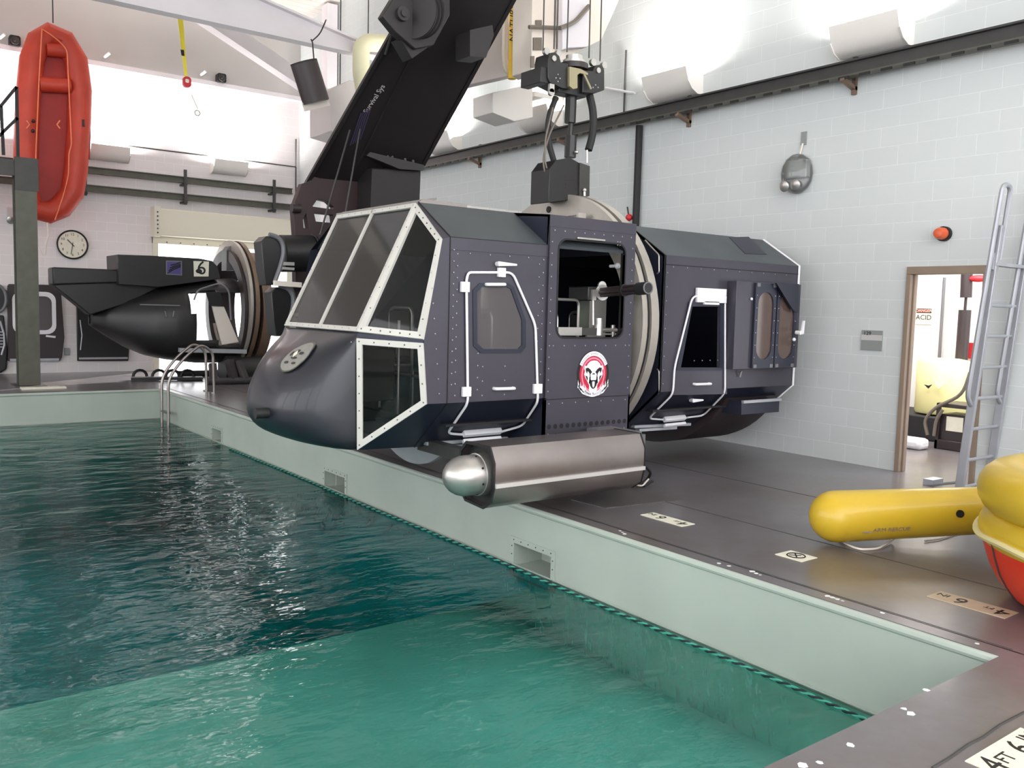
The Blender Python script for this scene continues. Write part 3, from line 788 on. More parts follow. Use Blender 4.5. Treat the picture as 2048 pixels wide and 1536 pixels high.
flat([sym([(0, .01), (.018, .002), (.0, -.012)]),
      sym([(0, -.055), (.03, -.055), (.05, -.02), (.05, -.07), (.035, -.11), (.015, -.13), (.0, -.135)]),
      K([(.02, .02), (.045, .045), (.07, .06), (.10, .055), (.095, .03), (.08, .005), (.075, .03), (.06, .02), (.05, .005), (.045, -.02), (.05, -.05), (.055, -.08), (.04, -.09), (.035, -.03), (.04, .0)]),
      K([(-a, b_) for a, b_ in [(.02, .02), (.045, .045), (.07, .06), (.10, .055), (.095, .03), (.08, .005), (.075, .03), (.06, .02), (.05, .005), (.045, -.02), (.05, -.05), (.055, -.08), (.04, -.09), (.035, -.03), (.04, .0)]]),
      K([(.075, -.02), (.1, -.01), (.075, -.06), (.07, -.04)]), K([(-.075, -.02), (-.1, -.01), (-.075, -.06), (-.07, -.04)]),
      sym([(0, -.168), (.007, -.175), (0, -.182)])], 8, 'skull_marks', 'ink', em)
flat([sym([(0, -.065), (.016, -.07), (.012, -.11), (0, -.125)]), sym([(0, .0), (.03, -.02), (.025, -.04), (.03, -.052), (0, -.052)])], 9, 'muzzle', 'white_plastic', em)
m = MB()
def arc_text(body, r_, rz_, t0, t1, flip=False, size=.026):
    n_ = len(body)
    for i, ch in enumerate(body):
        t = t0+(t1-t0)*i/(n_-1)
        c_ = Vector((ex+r_*math.cos(t), GY-.0125, ez_+rz_*math.sin(t))); u = Vector((math.cos(t), 0, math.sin(t)))
        if flip: u = -u
        xa = Vector((u.z, 0, -u.x))
        if ch != ' ': m.text(ch, size, c_, xa, u, .0003)
arc_text('IIIIIII IIIIII IIIIIII', .170, .187, PI-.55, .55); arc_text('POWER IIIIIII', .168, .187, PI+.95, 2*PI-.95, True)
m.build('scroll_lettering', 'rivet_dark', em)

# --- minigun on its arm, poking out of the gunner window
gq = lambda a, b_, y: P(a, b_, 1, y)
A0, A1 = gq(1205, 585, S+.12), gq(1296, 576, S-.55)
dd = (A1-A0).normalized(); u1 = dd.cross(Vector((0, 0, 1))).normalized(); v1 = u1.cross(dd)
m = MB()
for k in range(6):
    a = k*PI/3; off = (u1*math.cos(a)+v1*math.sin(a))*.032; m.cyl(A0+off, A0.lerp(A1, .9)+off, .016, n=8)
gun = m.build('mounted_gun', 'brown_black', heli); gun['label'] = 'dark multi-barrel gun on a silver swing arm poking out of the cabin window'
m = MB()
for t0_, t1_, r in ((.48, .52, .056), (.8, 1.0, .056)): m.cyl(A0.lerp(A1, t0_), A0.lerp(A1, t1_), r, n=18)
m.build('barrel_clamp', 'rubber', gun)
mr = MB(); base = A1+dd*.003
mr.tube([base+(u1*math.cos(a)+v1*math.sin(a))*.048 for a in [2*PI*i/20 for i in range(20)]], .006, 6, closed=True); mr.build('muzzle_ring', 'grey_box', gun)
m = MB(); m.cyl(A0-dd*.02, A0+dd*.0, .075, n=24); m.cyl(A0-dd*.02+v1*.06, A0+v1*.06, .045, n=20); m.build('blast_disc', 'alu', gun)
m = MB(); m.cyl(A0-dd*.25, A0-dd*.02, .06, n=16); m.b(*[c for t in ((A0.x-.16, A0.x-.04), (A0.y+.02, A0.y+.3), (A0.z-.08, A0.z+.05)) for c in t]); m.build('gun_body', 'black_paint', gun, bevel=.01)
ya = S+.14
m = MB(); a, b_ = gq(1186, 590, ya), gq(1186, 650, ya); m.cyl(a, b_, .012, n=10); m.b(a.x-.025, a.x+.025, ya-.02, ya+.02, a.z-.05, a.z+.05); m.cyl(gq(1197, 636, ya), gq(1197, 656, ya), .04, n=16); m.build('post', 'alu', gun)
m = MB(); a, b_ = gq(1114, 663, ya), gq(1158, 664, ya); m.b(a.x, b_.x+.02, ya-.02, ya+.02, a.z-.035, a.z+.04)
c_ = gq(1196, 660, ya); m.cyl((c_.x, ya, c_.z-.05), (c_.x, ya, c_.z+.05), .045, n=18); m.tube([c_, gq(1232, 660, ya)], .022, 10); m.cyl(gq(1226, 650, ya), gq(1226, 674, ya), .02, n=10); m.b(c_.x+.03, c_.x+.28, ya-.01, ya+.02, c_.z-.045, c_.z-.03)
m.build('swing_arm', 'alu', gun)
m = MB(); m.b(b_.x+.02, c_.x-.03, ya-.025, ya+.03, a.z-.03, a.z+.035); m.build('arm_cover', 'rail_steel', gun)

# interior floor, seats frames and bulkhead so that something shows through the openings
m = MB(); m.b(3.9, 5.85, S+.15, FY-.15, ZL-.22, ZL-.2); m.b(6.35, 8.35, S+.15, FY-.15, ZL-.22, ZL-.2); m.build('cabin_floor', 'inside', heli)
for x in (4.35, 5.3, 6.75):
    for y in (6.55, 7.6):
        m = MB(); m.tube(smooth_path([(x, y-.22, ZL-.2), (x, y-.22, ZL+.75), (x, y+.22, ZL+.75), (x, y+.22, ZL-.2)], .08), .018, 8)
        m.tube([(x, y-.22, ZL+.2), (x-.35, y-.22, ZL+.2), (x-.35, y-.22, ZL-.2)], .016, 8); m.tube([(x, y+.22, ZL+.2), (x-.35, y+.22, ZL+.2), (x-.35, y+.22, ZL-.2)], .016, 8)
        sf = m.build('seat_frame', 'alu', heli)
        m = MB(); m.b(x-.36, x, y-.2, y+.2, ZL+.19, ZL+.24); m.build('seat', 'charcoal_cloth', sf, bevel=.01)
        m = MB(); m.b(x-.03, x+.0, y-.2, y+.2, ZL+.28, ZL+.72); m.build('backrest', 'charcoal_cloth', sf, bevel=.01)
m = MB(); m.tube([(4.0, 6.3, 1.0), (4.0, 8.0, 1.0)], .015, 8); m.build('cross_rail', 'alu', heli)
m = MB(); m.tube([(3.7, 6.5, 1.5), (3.7, 6.5, .7)], .014, 8); m.build('upright_rail', 'alu', heli)
m = MB(); m.b(3.42, 3.75, 6.65, 7.65, .8, 1.25); m.build('instrument_console', 'charcoal_cloth', heli, bevel=.01)
m = MB(); m.b(4.95, 5.1, 6.25, 6.28, 1.5, 1.7); m.b(5.55, 5.68, 6.3, 6.33, 1.45, 1.72); m.build('first_aid_plate', 'grey_green', heli)
m = MB(); m.tube(smooth_path([(5.05, 6.12, 1.35), (5.05, 6.12, 1.72), (5.45, 6.2, 1.72), (5.45, 6.2, 1.35)], .06), .014, 8); m.tube([(4.9, 6.15, 1.42), (5.75, 6.25, 1.42)], .012, 6); m.build('interior_rail', 'alu', heli)
m = MB(); m.b(5.95, 6.2, 6.62, 6.65, 1.25, 1.75); m.build('interior_panel', 'frame_paint', heli)
m = MB(); m.ball((5.55, 6.5, 1.32), .12, 12, (1.2, 1, .8)); m.build('stowed_bag', 'charcoal_cloth', heli)

# --- tail bay near side with escape door and louvred box
tw = PYs([(1383, 613), (1440, 613), (1440, 735), (1359, 735)], S)
tws = PYs([(1383, 613), (1439, 613), (1437, 735), (1360, 735)], S)
LX0 = pS(1457, 650).x
m = MB(); m.plate(XZ([(TX0, ZL), (TXE, ZL), (TXE, ZU), (TX0, ZU)], S), [tws], (0, .025, 0)); ts = m.build('side_panel', 'hull', heli)
m = MB(); q_ = .02
for x, v in ((TX0, .02), (TXE-.02, .02)):
    hole = [[(x, 6.3, .8), (x, 8.0, .8), (x, 8.0, 2.2), (x, 6.3, 2.2)]] if x == TX0 else []
    m.plate([(x, a, b_) for a, b_ in sec], hole, (v, 0, 0))
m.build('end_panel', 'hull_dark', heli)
m = MB()
xe = TXE+.005
m.tube([(xe, RY0, ZR), (xe, S, ZU), (xe, S, ZL), (xe, RY0-.1, ZB+.08)], .014, 8); m.build('edge_trim', 'white_plastic', heli)
m = MB(); m.bar((TX0, S-.002, ZU), (TX0, S-.002, ZL), .006, .008); m.bar((TX0, S, ZU), (TX0, RY0, ZR), .008, .008)
m.bar((TX0+.02, S-.003, ZU-.09), (TXE, S-.003, ZU-.09), .004, .006)
m.build('seam', 'ink', heli)
ed = MB(); ep = PYs([(1345, 790), (1348, 735), (1384, 592), (1452, 592), (1453, 788)], S)
ed.plate([q_-Vector((0, .006, 0)) for q_ in ep], [[q_-Vector((0, .006, 0)) for q_ in tws]], (0, .005, 0)); ed = ed.build('escape_door', 'hull', heli)
m = MB(); n_ = newell(tws); m.plate([q_-Vector((0, .012, 0)) for q_ in PYs([(1376, 604), (1447, 604), (1447, 741), (1351, 741)], S)], [[q_-Vector((0, .012, 0)) for q_ in tws]], (0, .006, 0)); m.build('window_rim', 'hull_dark', ed)
m = MB(); 
pts = [q_-Vector((0, .02, 0)) for q_ in PYs([(1343, 788), (1346, 735), (1382, 592), (1447, 592), (1447, 786)], S)]
low = [PC(a, b_, .02) for a, b_ in ((1324, 836), (1295, 834))]; low2 = [PC(a, b_, .02) for a, b_ in ((1405, 828), (1372, 832))]
m.tube(smooth_path(low+pts+low2, .07), .010, 8); m.build('door_seal', 'white_plastic', ed)
for yy in (583, 597): wblock(1419, yy+1.5, 59, 12, ed, 'hinge')
wblock(1419, 606, 30, 6, ed, 'hinge')
grab((1386, 768), (1416, 767), ed)
lever(1380, 800, ed, mk=lambda a, b_: PC(a, b_, 0), l=.14)
low_block((1326, 836), (1368, 832), ed)
# louvred box: stands proud with two oblong windows
bx = PYs([(1457, 738), (1597, 738)], S-.12); b0 = P(1470, 560, 1, S-.12)
xa_, xb_ = P(1470, 650, 1, S-.12).x, P(1598, 650, 1, S-.12).x; za, zb = P(1500, 738, 1, S-.12).z, P(1500, 563, 1, S-.12).z
m = MB(); m.b(xa_, xb_, S-.12, S, za, zb); lb = m.build('rescue_box', 'hull', heli, bevel=.004)
m = MB()
for pa, pb_ in ((1507, 1549), (1551, 1591)):
    p0, p1 = P(pa, 650, 1, S-.14).x, P(pb_, 650, 1, S-.14).x
    m2 = MB(); hole = XZ([(a, b2) for a, b2 in rrect(p0+.05, p1-.05, za+.1, zb-.1, (p1-p0-.1)/2-.002)], S-.15)
    m2.plate(XZ([(p0, za+.01), (p1, za+.01), (p1, zb-.01), (p0, zb-.01)], S-.15), [hole], (0, .028, 0)); pn = m2.build('window_panel', 'hull_dark', lb)
    pane(hole, Vector((0, .012, 0))).build('glass', 'amber_glass', pn, flat=True)
    s_ = MB()
    for z in [za+.12+i*.13 for i in range(6)]: s_.ball((p0+.025, S-.151, z), .006, 6); s_.ball((p1-.025, S-.151, z), .006, 6)
    s_.build('screws', 'rivet', pn)
    s_ = MB()
    for x in (p0+.04, p1-.04):
        for z in (za+.03, zb-.03): s_.b(x-.025, x+.025, S-.156, S-.15, z-.018, z+.018)
    s_.build('corner_pad', 'grey_box', pn)
m = MB(); pk = [(1553, 566), (1598, 568), (1597, 625), (1588, 622), (1580, 610)]; m.plate([q_ for q_ in PYs(pk, S-.2)], [], (0, .02, 0)); m.build('deflector', 'hull_dark', lb)
m = MB(); q_ = P(1592, 665, 1, S-.16); m.cyl(q_, q_+Vector((0, -.06, 0)), .022, n=12); m.prism([q_+Vector((-.0, -.05, -.02)), q_+Vector((.045, -.05, -.01)), q_+Vector((.055, -.05, .13)), q_+Vector((.03, -.05, .13))], (0, -.02, 0)); q_ = P(1588, 679, 1, S-.16); m.ball(q_, .02, 8); q_ = P(1503, 598, 1, S-.13); m.ball(q_, .016, 8); m.build('door_lever', 'white_plastic', lb)
m = MB(); q_ = P(1478, 745, 1, S-.02); m.tube([q_, q_+Vector((.02, -.02, .02)), q_+Vector((.02, 0, -.05))], .008, 6); m.build('hook', 'alu', heli)
rv = []
for i in range(9): rv.append((TX0+.04, ZL+.08+i*.135)); 
for i in range(10): rv.append((TX0+.12+i*.2, ZU-.11))
for i in range(6): rv.append((6.75+i*.12, 1.15))
for i in range(5): rv.append((6.7+i*.09, 1.06))
rivets(rv, ts, y=S-.006)
# service vent (dark patch) on tail roof and bin under the tail
def PR(px, py, off=0.):
    n_ = Vector((0, -(ZR-ZU), (RY0-S))).normalized(); d = FX+RX*((px-1024)/CF)-UX*((py-768)/CF); o_ = Vector((0, 0, CH)); a = Vector((0, S, ZU)); t = (a-o_).dot(n_)/d.dot(n_); return o_+d*t+n_*off
m = MB(); m.plate([PR(a, b_, .001) for a, b_ in ((1458, 475), (1497, 474), (1533, 509), (1490, 508))], [], Vector((0, -(ZR-ZU), (RY0-S))).normalized()*.003); m.build('roof_vent', 'hull_dark', heli)
m = MB(); a = P(1484, 800, 1, S-.05); b_ = P(1558, 824, 1, S-.05); m.b(a.x, b_.x, S-.05, S+.3, b_.z, a.z-.02); bn = m.build('side_bin', 'hull_dark', heli, bevel=.004)
m = MB(); m.bar((a.x, S-.06, a.z-.02), (b_.x, S-.06, a.z-.02), .03, .03); m.build('bin_lip', 'alu_dull', bn)
# triangular light handles next to the ring
m = MB()
m.tube(smooth_path([P(1290, 480, 1, S+.02), P(1318, 510, 1, S), P(1318, 545, 1, S), P(1314, 547, 1, S+.03)], .02), .006, 6)
m.tube(smooth_path([P(1314, 738, 1, S+.03), P(1318, 742, 1, S), P(1318, 782, 1, S), P(1316, 788, 1, S+.03)], .02), .006, 6)
m.build('grab_handle', 'alu', heli)

# --- rotation ring: two flanges with a dark gap
def ring(x0, x1, ro, ri, nm, mt, n=72, par=heli, yc=YC, zc=1.5):
    m = MB(); prof_ = [(x0, ri), (x0, ro), (x1, ro), (x1, ri)]; rr = []
    for x, r in prof_+[prof_[0]]:
        rr.append([Vector((x, yc+r*math.cos(2*PI*i/n), zc+r*math.sin(2*PI*i/n))) for i in range(n)])
    m.rings(rr, cap=False); return m.build(nm, mt, par, fixn=True)
RR = 1.325
ring(5.93, 5.995, RR, 1.08, 'rotation_ring', 'ring_metal'); ring(5.995, 6.05, RR-.03, 1.1, 'ring_gap', 'ink'); ring(6.05, 6.15, RR, 1.08, 'rotation_ring', 'ring_metal')
ring(6.0, 6.26, 1.12, 1.05, 'hub_drum', 'black_paint')
m = MB(); m.cyl((5.92, YC+.12, 2.68), (5.935, YC+.12, 2.68), .035, n=12); m.build('lifting_hole', 'ink', heli)
m = MB()
for y in (6.75, 7.2, 7.5): m.cyl((5.82, y-.1, ZR+.05), (5.82, y+.08, ZR+.05), .035, n=12); m.b(5.78, 5.88, y-.13, y-.1, ZR, ZR+.1)
m.build('roof_roller', 'alu', heli)
m = MB()
for x in (4.9, 5.1, 5.25): m.b(x, x+.03, 6.9, 6.93, ZR, ZR+.09)
m.b(4.6, 5.3, 6.92, 6.95, ZR+.06, ZR+.09); m.build('roof_bracket', 'alu', heli)
# round keel discs under both bays
def disc(xc, th, r, zlow, mt):
    m = MB(); m._lathe(Vector((xc, YC, zlow+r)), Vector((1, 0, 0)), [(0, r), (th, r)], 64)
    return m
m = MB(); pts_ = []
for i in range(25): a = PI+.62+(PI-1.24)*i/24; pts_.append((4.22, YC+.9*math.cos(a), .95+.82*math.sin(a)))
m.prism(pts_, (.06, 0, 0)); m.build('keel_disc', 'alu_dull', heli)
m = MB(); pts_ = []
for i in range(25): a = PI+.4+(PI-.8)*i/24; pts_.append((7.4, YC+1.25*math.cos(a), 1.12+1.0*math.sin(a)))
m.prism(pts_, (.9, 0, 0)); m.build('keel_disc', 'brown_black', heli)
# silver sill rails
m = MB()
for (a, b_, c_, d_) in ((850, 887, 1012, 876), (872, 895, 980, 885), (1265, 853, 1378, 848), (1275, 860, 1350, 855), (1410, 849, 1480, 843)):
    m.bar(P(a, b_, 1, RY0-.05), P(c_, d_, 1, RY0-.05), .06, .028)
m.build('sill_rail', 'alu_dull', heli)
m = MB(); m.b(5.0, 6.3, 6.6, 7.7, .34, .42); m.b(4.4, 5.6, 6.5, 7.8, .36, .42); m.build('underframe', 'brown_black', heli)
m = MB(); q_ = P(510, 827, 1, YC-.2); m.cyl(q_+Vector((-.0, 0, 0)), q_+Vector((.12, 0, 0)), .045, n=16); m.build('bumper', 'rubber', heli)

# --- stainless flotation pod under the near side
PYc, PZc = 5.3, .375
xs0, xs1 = P(985, 950, 1, 5.1).x, P(1283, 920, 1, 5.1).x
def oct_sec(x, k=1.):
    a = [(-.17, .235), (.14, .235), (.22, .16), (.22, -.14), (.14, -.22), (-.10, -.235), (-.2, -.17), (-.23, -.06), (-.23, .12)]
    return [Vector((x, PYc+q_[0]*k, PZc+q_[1]*k)) for q_ in a]
m = MB(); m.plate(oct_sec(xs0), [oct_sec(xs0, .93)], (xs1-xs0, 0, 0)); pod = m.build('flotation_pod', 'steel', heli, angle=50); pod['label'] = 'brushed stainless steel pod with a domed nose slung under the cabin side'
m = MB(); m.plate(oct_sec(xs0-.01, 1.02), [oct_sec(xs0-.01, .93)], (.012, 0, 0)); m.plate(oct_sec(xs1, 1.02), [oct_sec(xs1, .93)], (.012, 0, 0)); m.build('edge_band', 'ink', pod)
m = MB(); m.plate(oct_sec(xs0+.06, .95), [], (.02, 0, 0)); m.build('inner_bulkhead', 'rubber', pod)
m = MB(); m.b(xs0, xs1, PYc-.250, PYc-.228, PZc-.06, PZc-.03); m.build('seam_strip', 'seam_alu', pod)
xd = P(887, 950, 1, PYc).x
m = MB(); pr = [(0, .0), (.01, .05), (.03, .085), (.06, .115), (.10, .138), (.15, .15), (.27, .152), (.272, .16), (.30, .16), (xs0+.12-xd, .16)]; m._lathe(Vector((xd, PYc-.02, PZc+.01)), Vector((1, 0, 0)), pr, 40); m.build('dome', 'alu', pod)
m = MB()
for i in range(8): a = i*PI/4+.3; m.cyl((xd+.24, PYc-.02+.150*math.cos(a), PZc+.01+.150*math.sin(a)), (xd+.24, PYc-.02+.156*math.cos(a), PZc+.01+.156*math.sin(a)), .009, n=8)
m.build('bolt_hole', 'ink', pod)
m = MB(); m.cyl((xs1-.1, PYc, PZc-.05), (xs1+.06, PYc, PZc-.05), .13, n=24); m.build('rear_cap', 'rubber', pod)
m = MB(); m.b(xs1+.02, xs1+.4, PYc+.15, PYc+.35, PZc+.02, PZc+.16); m.b(xs1-.0, xs1+.3, PYc+.1, PYc+.5, PZc+.13, PZc+.2); m.build('mounting_bracket', 'grey_box', pod, bevel=.004)
m = MB(); m.b(xs1-.3, xs1+.2, PYc+.1, S+.6, PZc+.1, PZc+.16); m.b(xs0+.2, xs0+.3, PYc+.1, S+.6, PZc+.0, PZc+.10); m.build('mounting_arm', 'rail_steel', pod)
st = MB()
st.tube(smooth_path([P(1240, 972, 2, .012), P(1268, 969, 2, .012), P(1282, 968, 2, .02), P(1296, 958, 2, .06), P(1302, 945, 1, 5.5), P(1285, 925, 1, 5.5)], .05), .013, 6)
st.tube([P(1262, 970, 2, .02), P(1290, 972, 2, .02), P(1305, 962, 2, .05)], .01, 6)
tag(st.build('strap', 'rubber'), 'black strap end lying on the deck behind the steel pod', 'strap')
st = MB(); st.tube(smooth_path([P(1245, 967, 2, .05), P(1265, 969, 2, .045), P(1285, 972, 2, .05), P(1297, 958, 2, .09)], .03), .008, 6)
tag(st.build('buckle_webbing', 'strap_white'), 'short white webbing beside the black strap behind the steel pod', 'webbing')

# ============================================================ HOIST: ropes, block, swivel
hb = thing('hoist_block', 'black hoist block with pulleys and silver cap hanging on wire ropes', 'hoist block', P(1145, 160, 1, YC))
hy = YC-.15
def HQ(a, b_, y=None): return P(a, b_, 1, hy if y is None else y)
m = MB()
hol = [(1077, 128), (1095, 112), (1100, 105), (1112, 105), (1122, 120), (1135, 128), (1138, 175), (1108, 175), (1098, 162), (1079, 155)]
m.plate([HQ(*q_) for q_ in [(1096, 120), (1099, 106), (1110, 104), (1119, 112), (1122, 124), (1137, 128), (1138, 178), (1120, 175), (1100, 165), (1096, 155)]], [], (0, .22, 0))
m.plate([HQ(*q_) for q_ in [(1166, 140), (1186, 142), (1190, 131), (1201, 129), (1209, 140), (1209, 180), (1190, 187), (1165, 185)]], [], (0, .22, 0))
m.b(HQ(1084, 150).x, HQ(1100, 150).x, hy+.02, hy+.35, HQ(1077, 170).z+.04, HQ(1077, 130).z)
m.b(HQ(1125, 150).x, HQ(1180, 150).x, hy+.05, hy+.2, HQ(1125, 182).z, HQ(1125, 128).z)
m.build('side_plate', 'black_paint', hb, bevel=.006)
m = MB()
for a, b_ in ((1107, 117), (1196, 141)): q_ = HQ(a, b_); m.cyl(q_+Vector((0, -.015, 0)), q_+Vector((0, .01, 0)), .028, n=16)
for a, b_ in ((1092, 103), (1116, 108), (1185, 125), (1207, 131)):
    q_ = HQ(a, b_, hy+.04); m.cyl(q_+Vector((0, -.02, 0)), q_+Vector((0, .02, 0)), .036, n=16)
q_ = HQ(1104, 184); m.cyl(q_+Vector((0, -.0, 0)), q_+Vector((0, .03, 0)), .036, n=14); m.b(q_.x-.03, q_.x+.03, hy, hy+.03, q_.z, q_.z+.08)
m.build('pulley', 'alu', hb)
m = MB(); c_ = HQ(1148, 118, hy+.12)
m._lathe(c_, Vector((0, 0, 1)), [(-.11, .15), (-.055, .15)], 32); m.build('cap_base', 'brown_black', hb)
m = MB(); m._lathe(c_, Vector((0, 0, 1)), [(-.055, .115), (-.02, .115), (-.02, .085), (.03, .085), (.035, .06)], 32); m.build('cap', 'alu', hb)
m = MB(); m.plate([HQ(*q_, hy-.03) for q_ in ((1139, 133), (1162, 138), (1176, 146), (1176, 150), (1160, 146), (1155, 150), (1155, 176), (1146, 178), (1139, 172))], [], (0, .03, 0)); m.tube([HQ(1168, 148, hy-.03), HQ(1182, 178, hy-.03)], .012, 6); lp = m.build('latch_plate', 'tan_metal', hb)
MT['khaki'] = mat('khaki', (158, 148, 118), .45, .3); lp.data.materials[0] = MT['khaki']
m = MB()
for a, b_ in ((1116, 149), (1112, 156), (1120, 157), (1116, 163), (1191, 170), (1186, 175), (1196, 175)): q_ = HQ(a, b_, hy-.002); m.ball(q_, .008, 6)
m.build('bolts', 'alu', hb)
# swivel below
sw = thing('swivel_link', 'black telescoping swivel shaft with padded side arms between hoist block and cabin ring', 'swivel', P(1140, 360, 1, YC))
m = MB()
for y0, y1, r in ((195, 246, .06), (246, 274, .028), (272, 315, .062)): m.cyl(HQ(1142, y0, YC), HQ(1140, y1, YC), r, n=8)
m.build('shaft', 'black_paint', sw)
m = MB(); m.tube(smooth_path([HQ(1178, 186, YC), HQ(1186, 220, YC), HQ(1187, 250, YC), HQ(1184, 275, YC), HQ(1177, 300, YC)], .1), .042, 10)
m.tube(smooth_path([HQ(1112, 195, YC), HQ(1100, 225, YC), HQ(1095, 255, YC), HQ(1098, 290, YC), HQ(1110, 330, YC)], .1), .032, 10)
m.build('padded_arm', 'rubber', sw)
m = MB(); m.tube(smooth_path([HQ(1128, 210, YC-.1), HQ(1098, 270, YC-.1), HQ(1085, 320, YC-.1), HQ(1092, 355, YC-.1), HQ(1125, 385, YC-.1)], .1), .009, 6)
m.tube(smooth_path([HQ(1106, 215, YC-.12), HQ(1090, 280, YC-.12), HQ(1090, 335, YC-.12), HQ(1122, 378, YC-.12)], .1), .009, 6); m.build('cable', 'hose', sw)
m = MB(); qa, qb = HQ(1098, 398, YC-.18), HQ(1160, 322, YC-.18); zt = HQ(1130, 318, YC-.18).z
m.prism([HQ(1097, 405, YC-.18), HQ(1159, 398, YC-.18), HQ(1158, 325, YC-.18), HQ(1140, 315, YC-.18), HQ(1112, 320, YC-.18), HQ(1099, 338, YC-.18)], (0, .3, 0)); m.build('housing', 'black_paint', sw, bevel=.006)
m = MB(); m.prism([HQ(1159, 398, YC-.2), HQ(1179, 392, YC-.2), HQ(1180, 332, YC-.2), HQ(1160, 325, YC-.2)], (0, .3, 0)); m.build('housing_side', 'rail_steel', sw, bevel=.004)
m = MB(); m.cyl(HQ(1169, 392, YC-.22), HQ(1169, 380, YC-.22), .014, n=8); m.ball(HQ(1169, 380, YC-.22), .022, 8); m.ball(HQ(1153, 304, YC-.1), .022, 8); m.tube([HQ(1174, 300, YC), HQ(1174, 326, YC)], .012, 6); m.build('fitting', 'alu', sw)
m = MB()
for i in range(4): a = HQ(1131, 352+i*8, YC-.183); b_ = HQ(1154, 350+i*8, YC-.183); m.bar(a, b_, .003, .008)
m.build('marking', 'maroon', sw)
# wire ropes, each hanging
for i, (xa, ya2, xb, lab) in enumerate(((1086, 100, 1086, 'leftmost wire rope above the hoist block'), (1108, 98, 1108, 'second wire rope from the left above the hoist block'), (1114, 98, 1113, 'third wire rope from the left above the hoist block'), (1134, 104, 1136, 'central wire rope running into the silver hoist cap'), (1178, 116, 1178, 'wire rope above the right pulley pair, left one'), (1200, 122, 1201, 'rightmost wire rope above the hoist block'))):
    m = MB(); yy = hy+.04 if i != 3 else hy+.12; a = HQ(xa, ya2, yy); b_ = Vector((HQ(xb, 0, yy).x, yy, 6.2)); m.cyl(a, b_, .0075, n=6)
    tag(m.build('wire_rope', 'rail_steel'), lab, 'rope', 'wire ropes of the hoist')

# ============================================================ CRANE behind the cabin
cr = thing('crane', 'huge black boom crane standing behind the cabin and reaching over it', 'crane', (6.2, 10.6, 0))
def CQ(a, b_, y): return P(a, b_, 1, y)
e1b, e2b, e3b = CQ(612, 366, 11.0), CQ(752, 320, 10.5), CQ(846, 330, 10.5)
e1t, e2t, e3t = CQ(786, 60, 9.2), CQ(880, 45, 8.8), CQ(990, 72, 8.8)
nf = ((e1t-e1b).cross(e2b-e1b)).normalized(); nf = nf if nf.dot(camdir-e1b) > 0 else -nf
def on_web(a, b_, off=.012):
    d = FX+RX*((a-1024)/CF)-UX*((b_-768)/CF); o_ = Vector((0, 0, CH)); t = (e1b-o_).dot(nf)/d.dot(nf); return o_+d*t+nf*off
e3t += on_web(880, 45, 0)-e2t; e2t = on_web(880, 45, 0)
e4b = e1b+(e3b-e2b); e4t = e1t+(e3t-e2t)
ex_ = lambda a, b_, k: b_+(b_-a)*k
q0 = [e1b, e2b, e3b, e4b]; q1 = [e1t, e2t, e3t, e4t]; q2 = [ex_(a, b_, .42) for a, b_ in zip(q0, q1)]
m = MB(); m.rings([q0, q1, q2]); boom = m.build('boom', 'crane_black', cr, bevel=.03, fixn=True)
# stiffener line and flange lips
m = MB(); m.bar(e1b+nf*.02, q2[0]+nf*.02, .05, .05, up=nf); m.bar(e1b.lerp(e2b, .72)+nf*.01, q2[0].lerp(q2[1], .72)+nf*.01, .02, .02, up=nf); m.bar(e3b, q2[2], .05, .03, up=nf); m.build('boom_flange', 'crane_black', cr)
xa = (on_web(764, 176)-on_web(735, 220)).normalized(); ya_ = nf.cross(xa)
m = MB(); m.text('Survival Sys', .095, on_web(748, 197), xa, ya_, .001); m.build('lettering', 'duct_grey', boom)['label'] = 'small white lettering'
m = MB()
for k in range(5): m.bar(on_web(700+k*5, 290-k*3), on_web(722+k*5, 225-k*3), .018, .002, up=nf)
mat('blue_dim', (58, 50, 70), .5); m.build('logo', 'blue_dim', boom)
# sheave head
m = MB(); m.plate([CQ(a, b_, 8.5) for a, b_ in ((765, 32), (792, -12), (815, -40), (900, -40), (900, 30), (868, 90), (830, 98), (790, 63))], [], (0, .12, 0)); hd = m.build('head_plate', 'crane_black', cr, bevel=.01)
m = MB(); q_ = CQ(805, 28, 8.48); m.cyl(q_+Vector((0, -.03, 0)), q_+Vector((0, .03, 0)), .075, n=20); m.cyl(q_+Vector((0, -.05, 0)), q_, .04, n=16); m.build('pin', 'crane_grey', hd)
m = MB()
for k in range(3): q_ = CQ(835+k*7, 28, 8.46); m._lathe(q_+Vector((-.02, 0, 0)), Vector((.9, .45, 0)), [(0, .26), (.015, .22), (.03, .26)], 32)
m.build('sheave', 'crane_grey', hd)
m = MB(); m.plate([CQ(a, b_, 8.55) for a, b_ in ((800, 76), (855, 95), (824, 117))], [], (0, .2, 0)); m.plate([CQ(a, b_, 8.6) for a, b_ in ((940, 112), (972, 115), (988, 70), (985, 50), (940, 60))], [], (0, .3, 0)); m.build('gusset', 'crane_black', cr)
